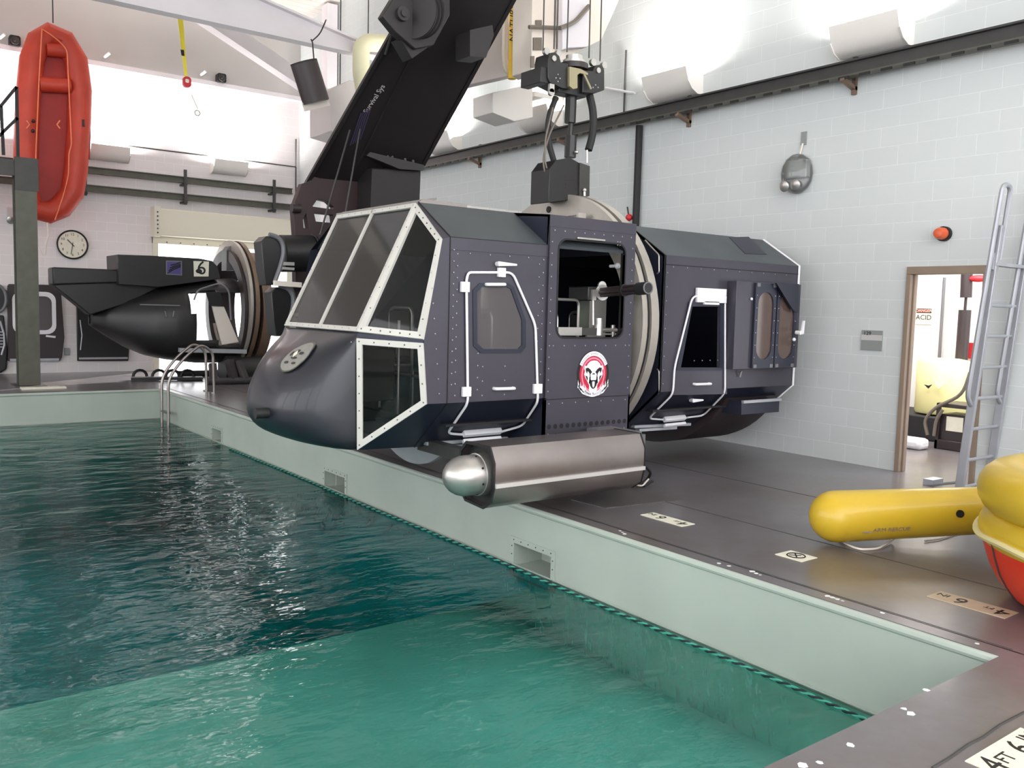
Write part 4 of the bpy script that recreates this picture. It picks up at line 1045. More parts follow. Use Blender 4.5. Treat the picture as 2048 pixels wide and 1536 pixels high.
# pedestal and foot frame
m = MB(); m.prism([CQ(744, 335, 10.5), CQ(842, 340, 10.5), (CQ(830, 420, 10.5).x, 10.5, 0), (CQ(735, 420, 10.5).x, 10.5, 0)], (0, .8, 0)); m.build('pedestal', 'crane_black', cr, bevel=.02)
m = MB(); m.plate([CQ(a, b_, 10.4) for a, b_ in ((733, 311), (740, 304), (848, 330), (846, 341), (800, 338))], [], (0, .9, 0))
for a in (775, 784, 810, 826): m.cyl(CQ(a, 312+(a-735)*.22, 10.45), CQ(a, 300+(a-735)*.22, 10.45), .025, n=8)
m.build('bolted_flange', 'crane_grey', cr)
m = MB(); m.plate([CQ(a, b_, 10.9) for a, b_ in ((604, 367), (612, 366), (640, 345), (700, 330), (745, 312), (750, 470), (700, 600), (592, 600), (590, 470), (586, 416))],
                  [[CQ(a, b_, 10.9) for a, b_ in h] for h in (((625, 413), (635, 398), (655, 403), (668, 414), (667, 419)), ((628, 426), (666, 430), (668, 446), (632, 443)), ((606, 440), (612, 427), (618, 457), (607, 456)))], (0, .12, 0))
m.build('foot_bracket', 'maroon', cr, bevel=.008)
m = MB(); m.cyl(CQ(583, 416, 10.85), CQ(600, 417, 10.85), .06, n=12); m.build('pivot_pin', 'brown_black', cr)
m = MB()
for a, b_, c_, d_ in ((700, 260, 640, 470), (720, 258, 690, 430), (785, 62, 770, 110)): m.tube([CQ(a, b_, 10.0 if a < 780 else 9.0), CQ(c_, d_, 10.0 if a < 780 else 9.0)], .012, 6)
m.build('hydraulic_line', 'black_paint', cr)
m = MB(); m.b(5.2, 7.4, 10.3, 11.9, 0, .9); m.b(5.6, 6.4, 10.6, 11.6, .9, 2.4); m.build('base', 'crane_black', cr, bevel=.03)
for dx, dy in ((0, 0), (20, 102)):
    m = MB(); yy = 10.2
    pl = [(522, 483), (533, 472), (552, 473), (563, 482), (568, 495), (566, 520), (548, 570), (533, 571), (527, 540)]
    m.plate([CQ(a+dx, b_+dy, yy) for a, b_ in pl], [], (0, .25, 0)); c1 = CQ(560+dx, 507+dy, yy+.3); c2 = CQ(622+dx, 507+dy, yy+.3); m.cyl(c1, c2, .23, n=28); m.cyl(c2, c2+Vector((.03, 0, 0)), .25, n=28)
    hs = m.build('winch_housing', 'rail_steel' if False else 'black_paint', cr, bevel=.01)
    m = MB(); m.tube(smooth_path([CQ(a+dx, b_+dy, yy-.02) for a, b_ in ((538, 469), (556, 474), (566, 488), (567, 508), (560, 535), (549, 566))], .06), .028, 8); m.build('rim', 'grey_box', hs)
    m = MB(); m.bar(CQ(562+dx, 527+dy, yy), CQ(588+dx, 528+dy, yy), .03, .04); m.bar(CQ(562+dx, 536+dy, yy), CQ(588+dx, 538+dy, yy), .03, .03); m.build('strap_clip', 'alu', hs)
m = MB(); m.bar(CQ(548, 566, 10.1), CQ(602, 570, 10.1), .05, .06); m.build('tie_bar', 'strap_white', cr)

# ============================================================ SECOND CABIN at the far end
h2 = thing('helicopter_simulator', 'black helicopter nose section with number 6 badge on skids beside the far doors', 'helicopter cabin', (4.9, 17.6, 0))
Y2 = 17.2
H = lambda a, b_, y=Y2: P(a, b_, 1, y)
tops = [(180, 628), (215, 608), (260, 592), (300, 582), (345, 572), (400, 562), (440, 557), (478, 556)]
bots = [(180, 652), (215, 673), (260, 697), (300, 713), (345, 722), (400, 728), (440, 728), (478, 725)]
hw = [.12, .42, .68, .85, .95, 1.0, 1.02, 1.02]
YC2 = Y2+1.0
secs = []
def interp(L_, t):
    i = min(int(t), len(L_)-2); f_ = t-i; return tuple(a*(1-f_)+b_*f_ for a, b_ in zip(L_[i], L_[i+1]))
NN = 36; NS = 40
for i in range(NN+1):
    t = 7*i/NN; a = interp(tops, t); b_ = interp(bots, t); h_ = interp([(v,) for v in hw], t)[0]
    yn = YC2-h_*.4; zt = H(*a, YC2-.5).z; zb_ = H(*b_, YC2-.5).z; x = H(a[0], (a[1]+b_[1])/2, YC2-.6*h_).x
    cz = (zt+zb_)/2; hz = (zt-zb_)/2; rr_ = []
    for k in range(NS):
        an = 2*PI*k/NS; c_, s2 = math.cos(an), math.sin(an); e = .75
        rr_.append(Vector((x, YC2+h_*(1 if c_ > 0 else -1)*abs(c_)**e, cz+hz*(1 if s2 > 0 else -1)*abs(s2)**e)))
    secs.append(rr_)
m = MB(); m.rings(secs)
ox0, ox1 = H(384, 640, YC2-.9).x, H(414, 640, YC2-.9).x
def keep(fc):
    c_ = sum((Vector(m.v[i]) for i in fc), Vector())/len(fc)
    if len(fc) > 4: return False
    return not (ox0 < c_.x < ox0+1.05 and .78 < c_.z < 1.80 and not (ox0 < c_.x < ox0+.1 and c_.z < 1.4))
m.f = [q_ for q_ in m.f if keep(q_)]
o = m.build('hull', 'black_paint', h2, angle=60); md = o.modifiers.new('solid', 'SOLIDIFY'); md.thickness = .03; md.offset = -1
m = MB(); m.tube(smooth_path([H(388, 600, YC2-1.06), H(395, 580, YC2-1.06), H(440, 566, YC2-1.06), H(458, 580, YC2-1.06), H(462, 640, YC2-1.06)], .15), .018, 8)
m.bar(H(280, 609, YC2-.95), H(360, 611, YC2-1.02), .02, .02); m.tube([H(330, 622, YC2-1.0), H(333, 634, YC2-1.0)], .012, 6); m.tube([H(348, 622, YC2-1.03), H(346, 634, YC2-1.03)], .012, 6)
m.build('trim', 'grey_box', h2)
# tail plank and top fairing
m = MB(); yq = Y2+.5
m.prism([H(105, 534, yq), H(235, 539, yq), H(322, 552, yq), H(322, 571, yq), H(235, 566, yq), H(106, 570, yq)], (0, .5, 0)); 
m.build('tail_plank', 'black_paint', h2, bevel=.03)
m = MB(); m.prism([H(106, 570, yq+.05), H(240, 560, yq+.05), H(330, 568, yq+.05), H(260, 605, yq+.05), H(180, 630, yq+.05)], (0, .4, 0)); m.build('chin', 'black_paint', h2, bevel=.02)
m = MB(); m.prism([H(a, b_, yq-.15) for a, b_ in ((235, 509), (300, 511), (400, 517), (425, 522), (436, 534), (440, 558), (322, 574), (237, 568))], (0, .9, 0)); tf = m.build('top_fairing', 'black_paint', h2, bevel=.03)
yb_ = yq-.17
m = MB(); m.plate([H(*q_, yb_) for q_ in ((332, 521), (364, 522), (364, 551), (332, 549))], [], (0, .01, 0)); lo = m.build('logo_panel', 'grey_box', tf)
m = MB(); m.plate([H(*q_, yb_-.005) for q_ in ((334, 523), (362, 524), (362, 549), (334, 547))], [], (0, .004, 0)); m.build('logo_field', 'blue_logo', lo)
m = MB()
for k in range(4): m.tube([H(335+k*2, 547-k*5.5, yb_-.008), H(345+k*2, 540-k*4, yb_-.008), H(361, 533-k*3, yb_-.008)], .010, 5)
m.build('logo_stripes', 'black_paint', lo)
m = MB(); m.plate([H(*q_, yb_) for q_ in ((387, 522), (418, 523), (417, 553), (388, 553))], [], (0, .01, 0)); np_ = m.build('number_panel', 'sign_white', tf)
m = MB(); c_ = H(403, 537, yb_-.003); m.text('6', .38, c_, (1, 0, 0), (0, 0, 1), .003); 
m.ball(c_+Vector((-.05, 0, -.055)), .055, 10, (1.2, .1, .8)); m.build('number', 'ink', np_)
# rings of the second cabin
Z2 = 1.55
X2 = H(505, 640, YC2-1.25).x
ring(X2-.14, X2-.08, 1.22, 1.0, 'rotation_ring', 'brown_black', par=h2, yc=YC2, zc=Z2-.1); ring(X2-.06, X2+.0, 1.32, 1.05, 'rotation_ring', 'ring_metal', par=h2, yc=YC2, zc=Z2); ring(X2+.0, X2+.05, 1.29, 1.05, 'ring_gap', 'ink', par=h2, yc=YC2, zc=Z2); ring(X2+.05, X2+.13, 1.32, 1.05, 'rotation_ring', 'tan_metal', par=h2, yc=YC2, zc=Z2)
ring(X2+.25, X2+.45, 1.2, 1.05, 'rotation_ring', 'tan_metal', par=h2, yc=YC2, zc=Z2-.1)
ring(X2-.12, X2+.44, 1.06, 1.02, 'hub_drum', 'brown_black', par=h2, yc=YC2, zc=Z2-.08)
m = MB(); q_ = H(470, 528, YC2); m.prism([H(453, 541, YC2-.2), H(474, 541, YC2-.2), H(474, 498, YC2-.2), H(468, 492, YC2-.2), H(460, 492, YC2-.2), H(453, 501, YC2-.2)], (0, .3, 0)); m.b(H(474, 0, YC2-.2).x, H(485, 0, YC2-.2).x, YC2-.2, YC2+.1, H(474, 540, YC2).z, H(474, 503, YC2).z); m.tube(arc((H(467, 488, YC2-.1).x, YC2-.1, H(467, 488, YC2-.1).z), .04, 0, 2*PI, 10, 'y')[:-1], .015, 6, closed=True); m.build('lifting_box', 'grey_box', h2)
m = MB(); m.tube([H(460+k*3, 489+abs(k-5)*.4+k*1.0, YC2-.1) for k in range(8, 14)]+[H(515, 520, YC2-.1)], .008, 5); m.build('cable', 'strap_white', h2)
# hinged door standing open with bright panels
m = MB(); m.prism([H(418, 584, Y2+.1), H(436, 584, Y2+.1), H(478, 685, Y2+.1), H(444, 690, Y2+.1)], (0, .06, 0)); dd2 = m.build('open_door', 'strap_white', h2, bevel=.01)
m = MB(); m.prism([H(412, 584, Y2+.07), H(440, 584, Y2+.07), H(450, 613, Y2+.07), H(420, 612, Y2+.07)], (0, .02, 0)); m.build('door_window', 'inside', dd2)
# skids and supports
k0, k1 = P(415, 767, 1, 16.8), P(606, 768, 1, 16.8)
for dy in (0, 1.9):
    m = MB(); m.cyl((k0.x, 16.8+dy, .07), (k1.x, 16.8+dy, .07), .07, n=14); m.build('skid', 'rail_steel', h2)
for (a, b_, c_, d_) in ((425, 728, 428, 765), (475, 722, 492, 765), (458, 720, 470, 765), (604, 730, 608, 762)):
    m = MB(); m.bar(P(a, b_, 1, 16.95), P(c_, d_, 1, 16.8), .14, .12); m.build('leg', 'brown_black', h2)
m = MB(); m.cyl(H(445, 735, 17.6), H(598, 738, 17.6), .30, n=20); m.build('float_tank', 'rail_steel', h2)
m = MB(); m.bar(H(358, 700, Y2), H(492, 703, Y2), .1, .08); m.build('sill', 'alu_dull', h2)
# low trolleys on the floor beside it
for k, (x0, x1, yy, lab) in enumerate(((262, 405, 757, 'black flat rack with cable loops lying nearest the far wall doorway'), (570, 605, 753, 'black flat rack lying on the floor under the far crane base'))):
    t = thing('floor_rack', lab, 'rack', P((x0+x1)/2, yy, 2, 0))
    a, b_ = P(x0, yy, 2, .04), P(x1, yy-1, 2, .04); m = MB(); m.bar(a, b_, .3, .05); m.build('base', 'rubber', t)
    m = MB()
    if k == 0:
        for cx in (280, 318, 345, 375):
            c_ = P(cx, yy-4, 2, .06); m.tube([c_+Vector((.13*math.cos(q_), 0, .13*math.sin(q_))) for q_ in [PI*i/8 for i in range(9)]], .03, 6)
        m.build('loop', 'rubber', t)

# ============================================================ LADDERS
pl_ = thing('pool_ladder', 'chrome pool ladder with curved rails at the far corner of the pool', 'pool ladder', P(430, 785, 2, 0))
r1 = [P(336, 842, 0, PX-.18), P(336, 800, 0, PX-.18)]
def ladrail(y):
    return smooth_path([(PX-.14, y, -1.5), (PX-.14, y, .28), (PX+.12, y, .62), (PX+.42, y, .86), (PX+.62, y, .72), (PX+.64, y, .0)], .22, 6)
for y in (15.35, 15.75):
    m = MB(); m.tube(ladrail(y), .024, 10); m.build('rail', 'steel', pl_)
    m = MB(); m.cyl((PX+.64, y, 0), (PX+.64, y, .015), .06, n=16); m.build('foot_flange', 'steel', pl_)
for z in (-.32, -.62, -.92, -1.22):
    m = MB(); m.b(PX-.17, PX-.10, 15.37, 15.73, z-.012, z+.012); m.build('step', 'steel', pl_)

al = thing('aluminium_ladder', 'tall silver aluminium boarding ladder leaning beside the open doorway', 'ladder', (8.4, 3.9, 0))
lz = lambda a, b_, y: P(a, b_, 1, y)
def lean(z): return 3.92-.10*z                          # the ladder leans towards the camera as it rises
def lad_x(px, py):                                       # point on the leaning ladder plane
    d = FX+RX*((px-1024)/CF)-UX*((py-768)/CF); n_ = Vector((0, 1, .10)); o_ = Vector((0, 0, CH)); t = (3.92-n_.dot(o_))/n_.dot(d); return o_+d*t
m = MB(); m.tube(smooth_path([lad_x(1917, 990), lad_x(1978, 575), lad_x(1983, 530)], .1), .03, 8)
s0 = lad_x(1917, 990); s1 = lad_x(1998, 450)
m = MB(); m.bar(s0, s1, .045, .075, up=(0, 1, 0)); m.build('stringer', 'alu_dull', al, bevel=.005)
m = MB(); m.bar(s0+Vector((.58, 0, 0)), s1+Vector((.58, 0, 0)), .045, .075, up=(0, 1, 0)); m.build('stringer', 'alu_dull', al, bevel=.005)
o2 = Vector((0, -.16, 0))
def hp(px, py): return lad_x(px, py)
hr = [hp(1948, 820), hp(1934, 795), hp(1990, 460), hp(2006, 368), hp(2022, 372), hp(1998, 520)]
m = MB(); m.tube(smooth_path(hr, .07), .022, 8); m.build('handrail', 'alu_dull', al)
m = MB(); m.tube(smooth_path([q_+Vector((.58, 0, 0)) for q_ in hr], .07), .022, 8); m.build('handrail', 'alu_dull', al)
m = MB(); a = hp(1984, 528); m.bar(a, a+Vector((.6, 0, 0)), .09, .03); m.b(a.x-.03, a.x+.09, a.y-.02, a.y+.02, a.z-.05, a.z+.1); m.build('top_bracket', 'alu_dull', al)
for py in (603, 664, 727, 790, 853, 918, 975):
    t_ = (990-py)/(990-450); a = s0.lerp(s1, t_); m = MB(); m.tube([a, a+Vector((.58, 0, 0))], .017, 8); m.build('rung', 'alu_dull', al)
m = MB(); m.tube([s0+Vector((.02, 0, .12)), s0+Vector((.1, .35, .02))], .015, 6); m.b(s0.x+.1, s0.x+.3, s0.y+.3, s0.y+.4, 0, .06); m.build('stabiliser', 'alu_dull', al)

# ============================================================ INFLATABLES at the right
arch = thing('inflatable_tube', 'long yellow inflatable tube lying on the deck beside the life raft', 'inflatable tube', (5.5, 3.3, 0))
def capsule(a, b_, r0, r1, n=28, k=8):
    a, b_ = Vector(a), Vector(b_); d = (b_-a).normalized(); L = (b_-a).length; pts_, rs = [], []
    for i in range(k+1): an = PI/2*i/k; pts_.append(a+d*(r0*(1-math.cos(an)))); rs.append(max(.004, r0*math.sin(an)))
    for i in range(1, 12): t = i/12; pts_.append(a+d*(r0+(L-r0-r1)*t)); rs.append(r0+(r1-r0)*t)
    for i in range(k+1): an = PI/2*(1-i/k); pts_.append(b_-d*(r1*(1-math.cos(an)))); rs.append(max(.004, r1*math.sin(an)))
    m = MB(); m.tube(pts_, rs, n); return m
ta, tb = P(1616, 1033, 1, 3.45), P(1998, 1030, 1, 2.95)
ta = Vector((ta.x, ta.y, .20)); 
ta = P(1620, 1035, 2, .19); tb = P(2070, 1016, 2, .30)
m = capsule(ta, tb, .185, .165); tu = m.build('tube', 'raft_yellow', arch, angle=80)
dt = (tb-ta).normalized(); sd_ = Vector((dt.y, -dt.x, 0)).normalized()
if sd_.dot(camdir-ta) < 0: sd_ = -sd_
def tube_pt(t, el, off=.002): r = (.185+(.165-.185)*t)+off; return ta.lerp(tb, t)+(sd_*math.cos(el)+Vector((0, 0, 1))*math.sin(el))*r
m = MB(); c_ = tube_pt(.61, .15); nn = (sd_*math.cos(.15)+Vector((0, 0, 1))*math.sin(.15)); m.cyl(c_-nn*.01, c_+nn*.008, .027, n=16); m.build('valve', 'ink', tu)
m = MB(); c_ = tube_pt(.215, -.45); m.bar(c_-dt*.03, c_+dt*.03, .012, .006, up=sd_); c_ = tube_pt(.32, -.38, .004); el = -.38; nn = (sd_*math.cos(el)+Vector((0, 0, 1))*math.sin(el)); m.text('ARM RESCUE', .045, c_, dt, nn.cross(dt) if nn.cross(dt).z > 0 else -nn.cross(dt), .001); m.build('lettering', 'door_frame', tu)
rp = MB(); rp.tube(smooth_path([P(1675, 1078, 2, .01), P(1700, 1092, 2, .01), P(1720, 1099, 2, .01), P(1755, 1098, 2, .01), P(1785, 1080, 2, .02), P(1790, 1076, 2, .05)], .08), .008, 6)
rp.tube(smooth_path([P(1850, 1082, 2, .01), P(1880, 1078, 2, .01), P(1920, 1065, 2, .01), P(1960, 1055, 2, .02)], .08), .007, 6)
tag(rp.build('cord', 'strap_white'), 'thin white cord trailing on the deck under the yellow tube', 'cord')

# life raft: stacked rings with a red skirt, cut by the right edge of the frame
rc = Vector((5.76, 1.54, 0)); 
lr = thing('life_raft', 'yellow and red inflatable life raft standing on the deck beside the long yellow tube', 'life raft', rc)
def torus(c, R_, r_, z, sq=1., n=64, k=18):
    m = MB(); m.tube([Vector((c.x+R_*math.cos(2*PI*i/n), c.y+R_*math.sin(2*PI*i/n), z)) for i in range(n)], r_, k, closed=True)
    return m
RT = .98
torus(rc, .825, .155, .655).build('upper_ring', 'raft_yellow', lr, angle=80)
torus(rc, .83, .13, .43).build('lower_ring', 'raft_yellow', lr, angle=80)
m = MB(); n_ = 64
rr = []
for z, r in ((.42, .95), (.30, .92), (.2, .885), (.13, .845), (.06, .79), (.0, .70)):
    rr.append([Vector((rc.x+r*math.cos(2*PI*i/n_), rc.y+r*math.sin(2*PI*i/n_), z)) for i in range(n_)])
m.rings(rr); m.build('red_skirt', 'raft_red', lr, angle=80)
m = MB()
for q_ in range(0, 64, 8):
    m.tube([rr[j_][q_]*1.0+Vector((0, 0, 0)) for j_ in range(len(rr))], .008, 6)
m.build('keel_seam', 'rail_steel', lr)
m = MB(); m.tube([Vector((rc.x+(.965)*math.cos(2*PI*i/n_), rc.y+(.965)*math.sin(2*PI*i/n_), rc.z+.40+.01*math.sin(i*.8))) for i in range(n_)], .02, 6, closed=True); m.build('grab_line', 'raft_pale', lr)
m = MB(); rr = []
for z, r in ((.73, .74), (.79, .70), (.82, .45), (.83, .1)): rr.append([Vector((rc.x+r*math.cos(2*PI*i/n_), rc.y+r*math.sin(2*PI*i/n_), z+.02*math.sin(i*1.3))) for i in range(n_)])
m.rings(rr); m.build('canopy', 'raft_red', lr, angle=80)

# ============================================================ SIGNS ON THE DECK
def deck_sign(c, xdir, ydir, wd, ht, txt, name, lab, cat='depth marker', mt='sign_white', grp=None):
    c = Vector(c); xd_, yd = Vector(xdir), Vector(ydir)
    t = thing(name, lab, cat, c, grp)
    m = MB(); m.plate([c-xd_*wd/2-yd*ht/2, c+xd_*wd/2-yd*ht/2, c+xd_*wd/2+yd*ht/2, c-xd_*wd/2+yd*ht/2], [], (0, 0, .004)); m.build('tile', mt, t)
    m = MB()
    for s_, dx_, dy_, z_ in txt: m.text(s_, z_, c+xd_*dx_+yd*dy_+Vector((0, 0, .005)), xd_, yd, .0006)
    m.build('lettering', 'ink', t); return t
tx = [('4', -.17, 0, .15), ('FT', -.09, -.02, .05), ('6', .06, 0, .15), ('IN', .17, -.02, .07)]
deck_sign((5.08, 4.64, 0), (0, 1, 0), (-1, 0, 0), .44, .15, tx, 'depth_marker', 'white 4 FT 6 IN depth marker on the deck in front of the steel pod', grp='depth markers')
deck_sign((5.09, 2.29, 0), (0, 1, 0), (-1, 0, 0), .44, .17, tx, 'depth_marker', 'worn tan 4 FT 6 IN depth marker beside the life raft', mt='sign_tan', grp='depth markers')
deck_sign((3.47, 1.36, 0), (1, 0, 0), (0, 1, 0), .46, .16, [('4', -.17, 0, .15), ('FT', -.08, 0, .08), ('6', .05, 0, .15), ('IN', .165, .02, .09)], 'depth_marker', 'white 4 FT 6 IN depth marker on the near deck at the bottom corner', grp='depth markers')
t = thing('no_diving_marker', 'white deck tile with a crossed circle between the two side depth markers', 'marker', (5.07, 3.45, 0))
m = MB(); m.b(4.98, 5.16, 3.345, 3.555, 0, .004); m.build('tile', 'sign_white', t)
m = MB(); c_ = Vector((5.07, 3.45, .005)); m.tube([c_+Vector((.06*math.cos(a), .06*math.sin(a), 0)) for a in [2*PI*i/24 for i in range(24)]], .005, 4, closed=True); m.tube([c_+Vector((-.045, -.04, 0)), c_+Vector((.045, .04, 0))], .005, 4); m.tube([c_+Vector((-.03, .035, 0)), c_+Vector((.03, -.02, 0))], .004, 4); m.build('symbol', 'ink', t)
# tread plate hatch in the deck
m = MB(); m.plate([P(a, b_, 2, .001) for a, b_ in ((1142, 1000), (1230, 972), (1362, 1000), (1210, 1017))], [], (0, 0, .005))
tag(m.build('floor_hatch', 'tread_plate'), 'diamond tread plate hatch set in the deck behind the steel pod', 'hatch')
# paint chips along the edge
m = MB()
for a, b_ in ((1245, 1065), (1250, 1068), (1240, 1062), (1438, 1127), (1458, 1132), (1512, 1147), (1520, 1150), (1505, 1143), (1665, 1195), (1675, 1199), (1685, 1202), (1655, 1192), (1765, 1226), (1955, 1288), (1640, 1526), (1605, 1531), (1808, 1418), (1820, 1427), (1852, 1380), (1700, 1490)):
    q_ = P(a, b_, 2, .0); r = random.uniform(.010, .02)
    m.prism([q_+Vector((r*random.uniform(.6, 1.3)*math.cos(k*PI/3), r*random.uniform(.6, 1.3)*math.sin(k*PI/3), .0005)) for k in range(6)], (0, 0, .0012))
o = m.build('paint_chips', 'paint_chip'); o['kind'] = 'structure'; o.name = 'trim_5'

# ============================================================ RIGHT WALL FITTINGS
# long dark cable rail with brackets
def wall_rail(name, lab, a, b_, up, mt, brackets, axis):
    t = thing(name, lab, 'rail', a, 'wall rails' if axis == 'y' else 'rails on the back wall')
    return t
rt = thing('wall_rail', 'long dark steel rail running along the right wall on brackets', 'rail', (WX-.2, 8, 4.2))
zr0 = 4.22
m = MB(); xr = WX-.18
m.b(xr-.02, xr+.02, -2, 20.2, zr0, zr0+.16); m.b(xr-.07, xr+.07, -2, 20.2, zr0+.14, zr0+.16); m.build('channel', 'rail_steel', rt)
m = MB(); m.b(xr-.07, xr+.07, -2, 20.2, zr0-.01, zr0+.01)
m.build('lower_flange', 'olive_steel', rt)
m = MB(); n_ = 0
for i in range(90): y = -1.8+i*.245; m.b(xr-.078, xr-.06, y, y+.12, zr0-.035, zr0-.008)
m.build('clips', 'ink', rt)
for y in (5.62, 8.0, 10.4, 12.8, 15.2, 17.6):
    m = MB(); m.bar((WX, y, zr0-.1), (WX-.26, y+.0, zr0-.03), .05, .04); m.bar((WX-.02, y, zr0-.16), (WX-.02, y, zr0+.24), .05, .04); m.build('bracket', 'tan_metal', rt)
# uplight luminaires
def luminaire(loc, lab, first=None, rot=0.0):
    if first is not None: return dup(first, loc, lab, rot)
    t = thing('wall_uplight', lab, 'light fixture', loc, 'white trough uplights')
    x, y, z = loc; L = .78
    m = MB(); prof_ = [(0, .02), (-.10, .0), (-.20, .05), (-.28, .14), (-.34, .30), (-.32, .30), (-.26, .16), (-.18, .08), (-.10, .04), (0, .06)]
    m.prism([(x+a, y-L/2, z+b_) for a, b_ in prof_], (0, L, 0)); m.build('trough', 'lum_white', t, angle=50)
    m = MB()
    for yy in (y-L/2-.012, y+L/2): m.prism([(x+a, yy, z+b_) for a, b_ in ((0, .0), (-.10, -.01), (-.21, .04), (-.29, .13), (-.2, .2), (0, .25))], (0, .012, 0))
    m.build('end_cap', 'lum_white', t)
    m = MB(); m.b(x-.11, x, y-L/2, y+L/2, z+.02, z+.16); m.build('ballast_box', 'lum_white', t)
    return t
lum_y = [5.38, 8.2, 11.0, 13.8, 16.6, 2.5]
labs = ['large white trough uplight on the right wall, nearest above the doorway', 'white trough uplight on the right wall above the tail of the cabin', 'white trough uplight on the right wall just behind the hoist block', 'white trough uplight on the right wall between boom and hoist', 'white trough uplight on the right wall hidden mostly by the boom', 'white trough uplight on the right wall above the life raft']
L0 = luminaire((WX, lum_y[0], 4.45), labs[0])
for y, lb_ in zip(lum_y[1:], labs[1:]): luminaire((WX, y, 4.45), lb_, L0, 0)
for y in lum_y: area_light('uplight_lamp', (WX-.2, y, 4.58), (.35, 0, 1), .7, .16, LUM_POWER, (1, .97, .93))
L1 = luminaire((4.5, BY, 4.55), 'white trough uplight on the back wall right of the orange raft', L0, -PI/2*-1)
L2 = luminaire((7.1, BY, 4.55), 'white trough uplight on the back wall above the roller shutter', L0, PI/2)
for x in (4.5, 7.1, 2.0): area_light('uplight_lamp', (x, BY-.25, 4.85), (0, .35, 1), .7, .16, LUM_POWER, (1, .95, .93))
# black conduit and cables
m = MB(); m.cyl((WX-.06, 8.87, 2.3), (WX-.06, 8.87, 4.2), .05, n=10); 
tag(m.build('conduit', 'ink'), 'thick black vertical conduit on the right wall below the rail', 'conduit')
m = MB(); m.tube([(WX-.03, 9.22, 4.35), (WX-.03, 9.22, 5.3)], .014, 6); tag(m.build('thin_cable', 'rail_steel'), 'thin dark cable on the right wall above the rail near the hoist', 'cable')
m = MB(); m.tube([P(1212, 176, 0, WX-.05), P(1255, 184, 0, WX-.05), P(1270, 186, 0, WX-.05)], .02, 6); tag(m.build('wall_pipe', 'white_plastic'), 'short white pipe on the right wall beside the hoist block', 'pipe')
t = thing('hose_reel_valve', 'small red valve on the right wall above the cabin ring', 'valve', P(1258, 433, 0, WX))
m = MB(); q_ = P(1258, 435, 0, WX-.1); m.ball(q_, .05, 10); m.tube([q_, q_+Vector((.1, 0, 0))], .025, 6); m.build('body', 'hazard_red', t)
m = MB(); m.tube([q_, q_+Vector((0, .04, .15))], .012, 6); m.build('stem', 'rail_steel', t)
# emergency light in a bubble
q_ = Vector((WX-.1, 6.27, 3.27))
t = thing('emergency_light', 'grey twin emergency light in a clear bubble cover on the right wall', 'emergency light', (WX, 6.27, 3.2))
m = MB(); m.b(WX-.10, WX-.01, 6.12, 6.42, 3.22, 3.42); m.build('body', 'grey_sign', t, bevel=.01)
m = MB(); 
for yy in (6.2, 6.35): m._lathe(Vector((WX-.1, yy, 3.14)), Vector((-1, 0, -.2)), [(0, .04), (.08, .065), (.09, .05)], 16)
m.build('lamp_head', 'alu', t)
m = MB(); m.ball((WX-.06, 6.27, 3.27), .22, 24, (.7, .88, 1.05)); m.build('bubble_cover', 'bubble', t)
m = MB(); m.tube([(WX-.02, 6.27, 3.5), (WX-.02, 6.24, 3.62)], .012, 6); m.build('cord', 'strap_white', t)
m = MB(); m.b(WX-.02, WX-.004, 6.20, 6.27, 3.60, 3.75); tag(m.build('outlet_box', 'grey_sign'), 'small grey outlet plate above the bubble-covered emergency light', 'outlet')
# orange beacon
q_ = P(1890, 468, 0, WX)
t = thing('beacon', 'round orange beacon lamp on the right wall above the doorway', 'beacon', q_)
m = MB(); m.cyl(q_, q_+Vector((-.05, 0, 0)), .075, n=20); m.build('base', 'ink', t)
m = MB(); m._lathe(q_+Vector((-.05, 0, 0)), Vector((-1, 0, 0)), [(0, .062), (.06, .06), (.1, .045), (.105, .02)], 20); m.build('lens', 'orange_lens', t)
# room number sign
a, b_ = P(1725, 660, 0, WX), P(1764, 702, 0, WX)
t = thing('room_sign', 'grey room sign numbered 129 beside the doorway', 'sign', (WX, (a.y+b_.y)/2, b_.z))
m = MB(); m.b(WX-.015, WX, b_.y, a.y, b_.z, a.z); m.build('plate', 'grey_sign', t)
m = MB(); m.text('129', .06, (WX-.017, a.y-.07, a.z-.035), (0, -1, 0), (0, 0, 1), .001); m.build('number', 'ink', t)
m = MB(); m.b(WX-.018, WX-.015, b_.y, a.y, (a.z+b_.z)/2-.0, (a.z+b_.z)/2+.06); m.build('insert', 'wall_panel', t)

# inside the side room
RX_ = 12.6
t = thing('danger_sign', 'DANGER ACID sign on the wall of the room beyond the doorway', 'sign', P(1849, 627, 0, RX_))
a, b_ = P(1834, 617, 0, RX_-.01), P(1863, 626, 0, RX_-.01)
m = MB(); m.b(RX_-.012, RX_, b_.y-.01, a.y+.01, b_.z-.17, a.z+.02); m.build('plate', 'sign_white', t)
m = MB(); m.b(RX_-.018, RX_-.012, b_.y, a.y, b_.z, a.z); m.build('banner', 'ink', t)
m = MB(); m.b(RX_-.022, RX_-.018, b_.y+.015, a.y-.015, b_.z+.01, a.z-.01); m.build('banner_oval', 'hazard_red', t)
m = MB(); m.text('DANGER', .06, (RX_-.024, (a.y+b_.y)/2, (a.z+b_.z)/2), (0, -1, 0), (0, 0, 1), .001); m.build('banner_word', 'sign_white', t)
m = MB(); m.text('ACID', .1, (RX_-.014, (a.y+b_.y)/2, b_.z-.07), (0, -1, 0), (0, 0, 1), .001); m.build('word', 'ink', t)
tk = P(1880, 850, 0, 11.9)
t = thing('chemical_drum', 'tall pale yellow chemical drum in the room beyond the doorway', 'drum', (11.9, tk.y, .35))
m = MB(); m._lathe(Vector((11.9, tk.y, .35)), Vector((0, 0, 1)), [(0, .32), (.03, .34), (.68, .34), (.73, .31), (.75, .2)], 32); m.build('body', 'tank_yellow', t)
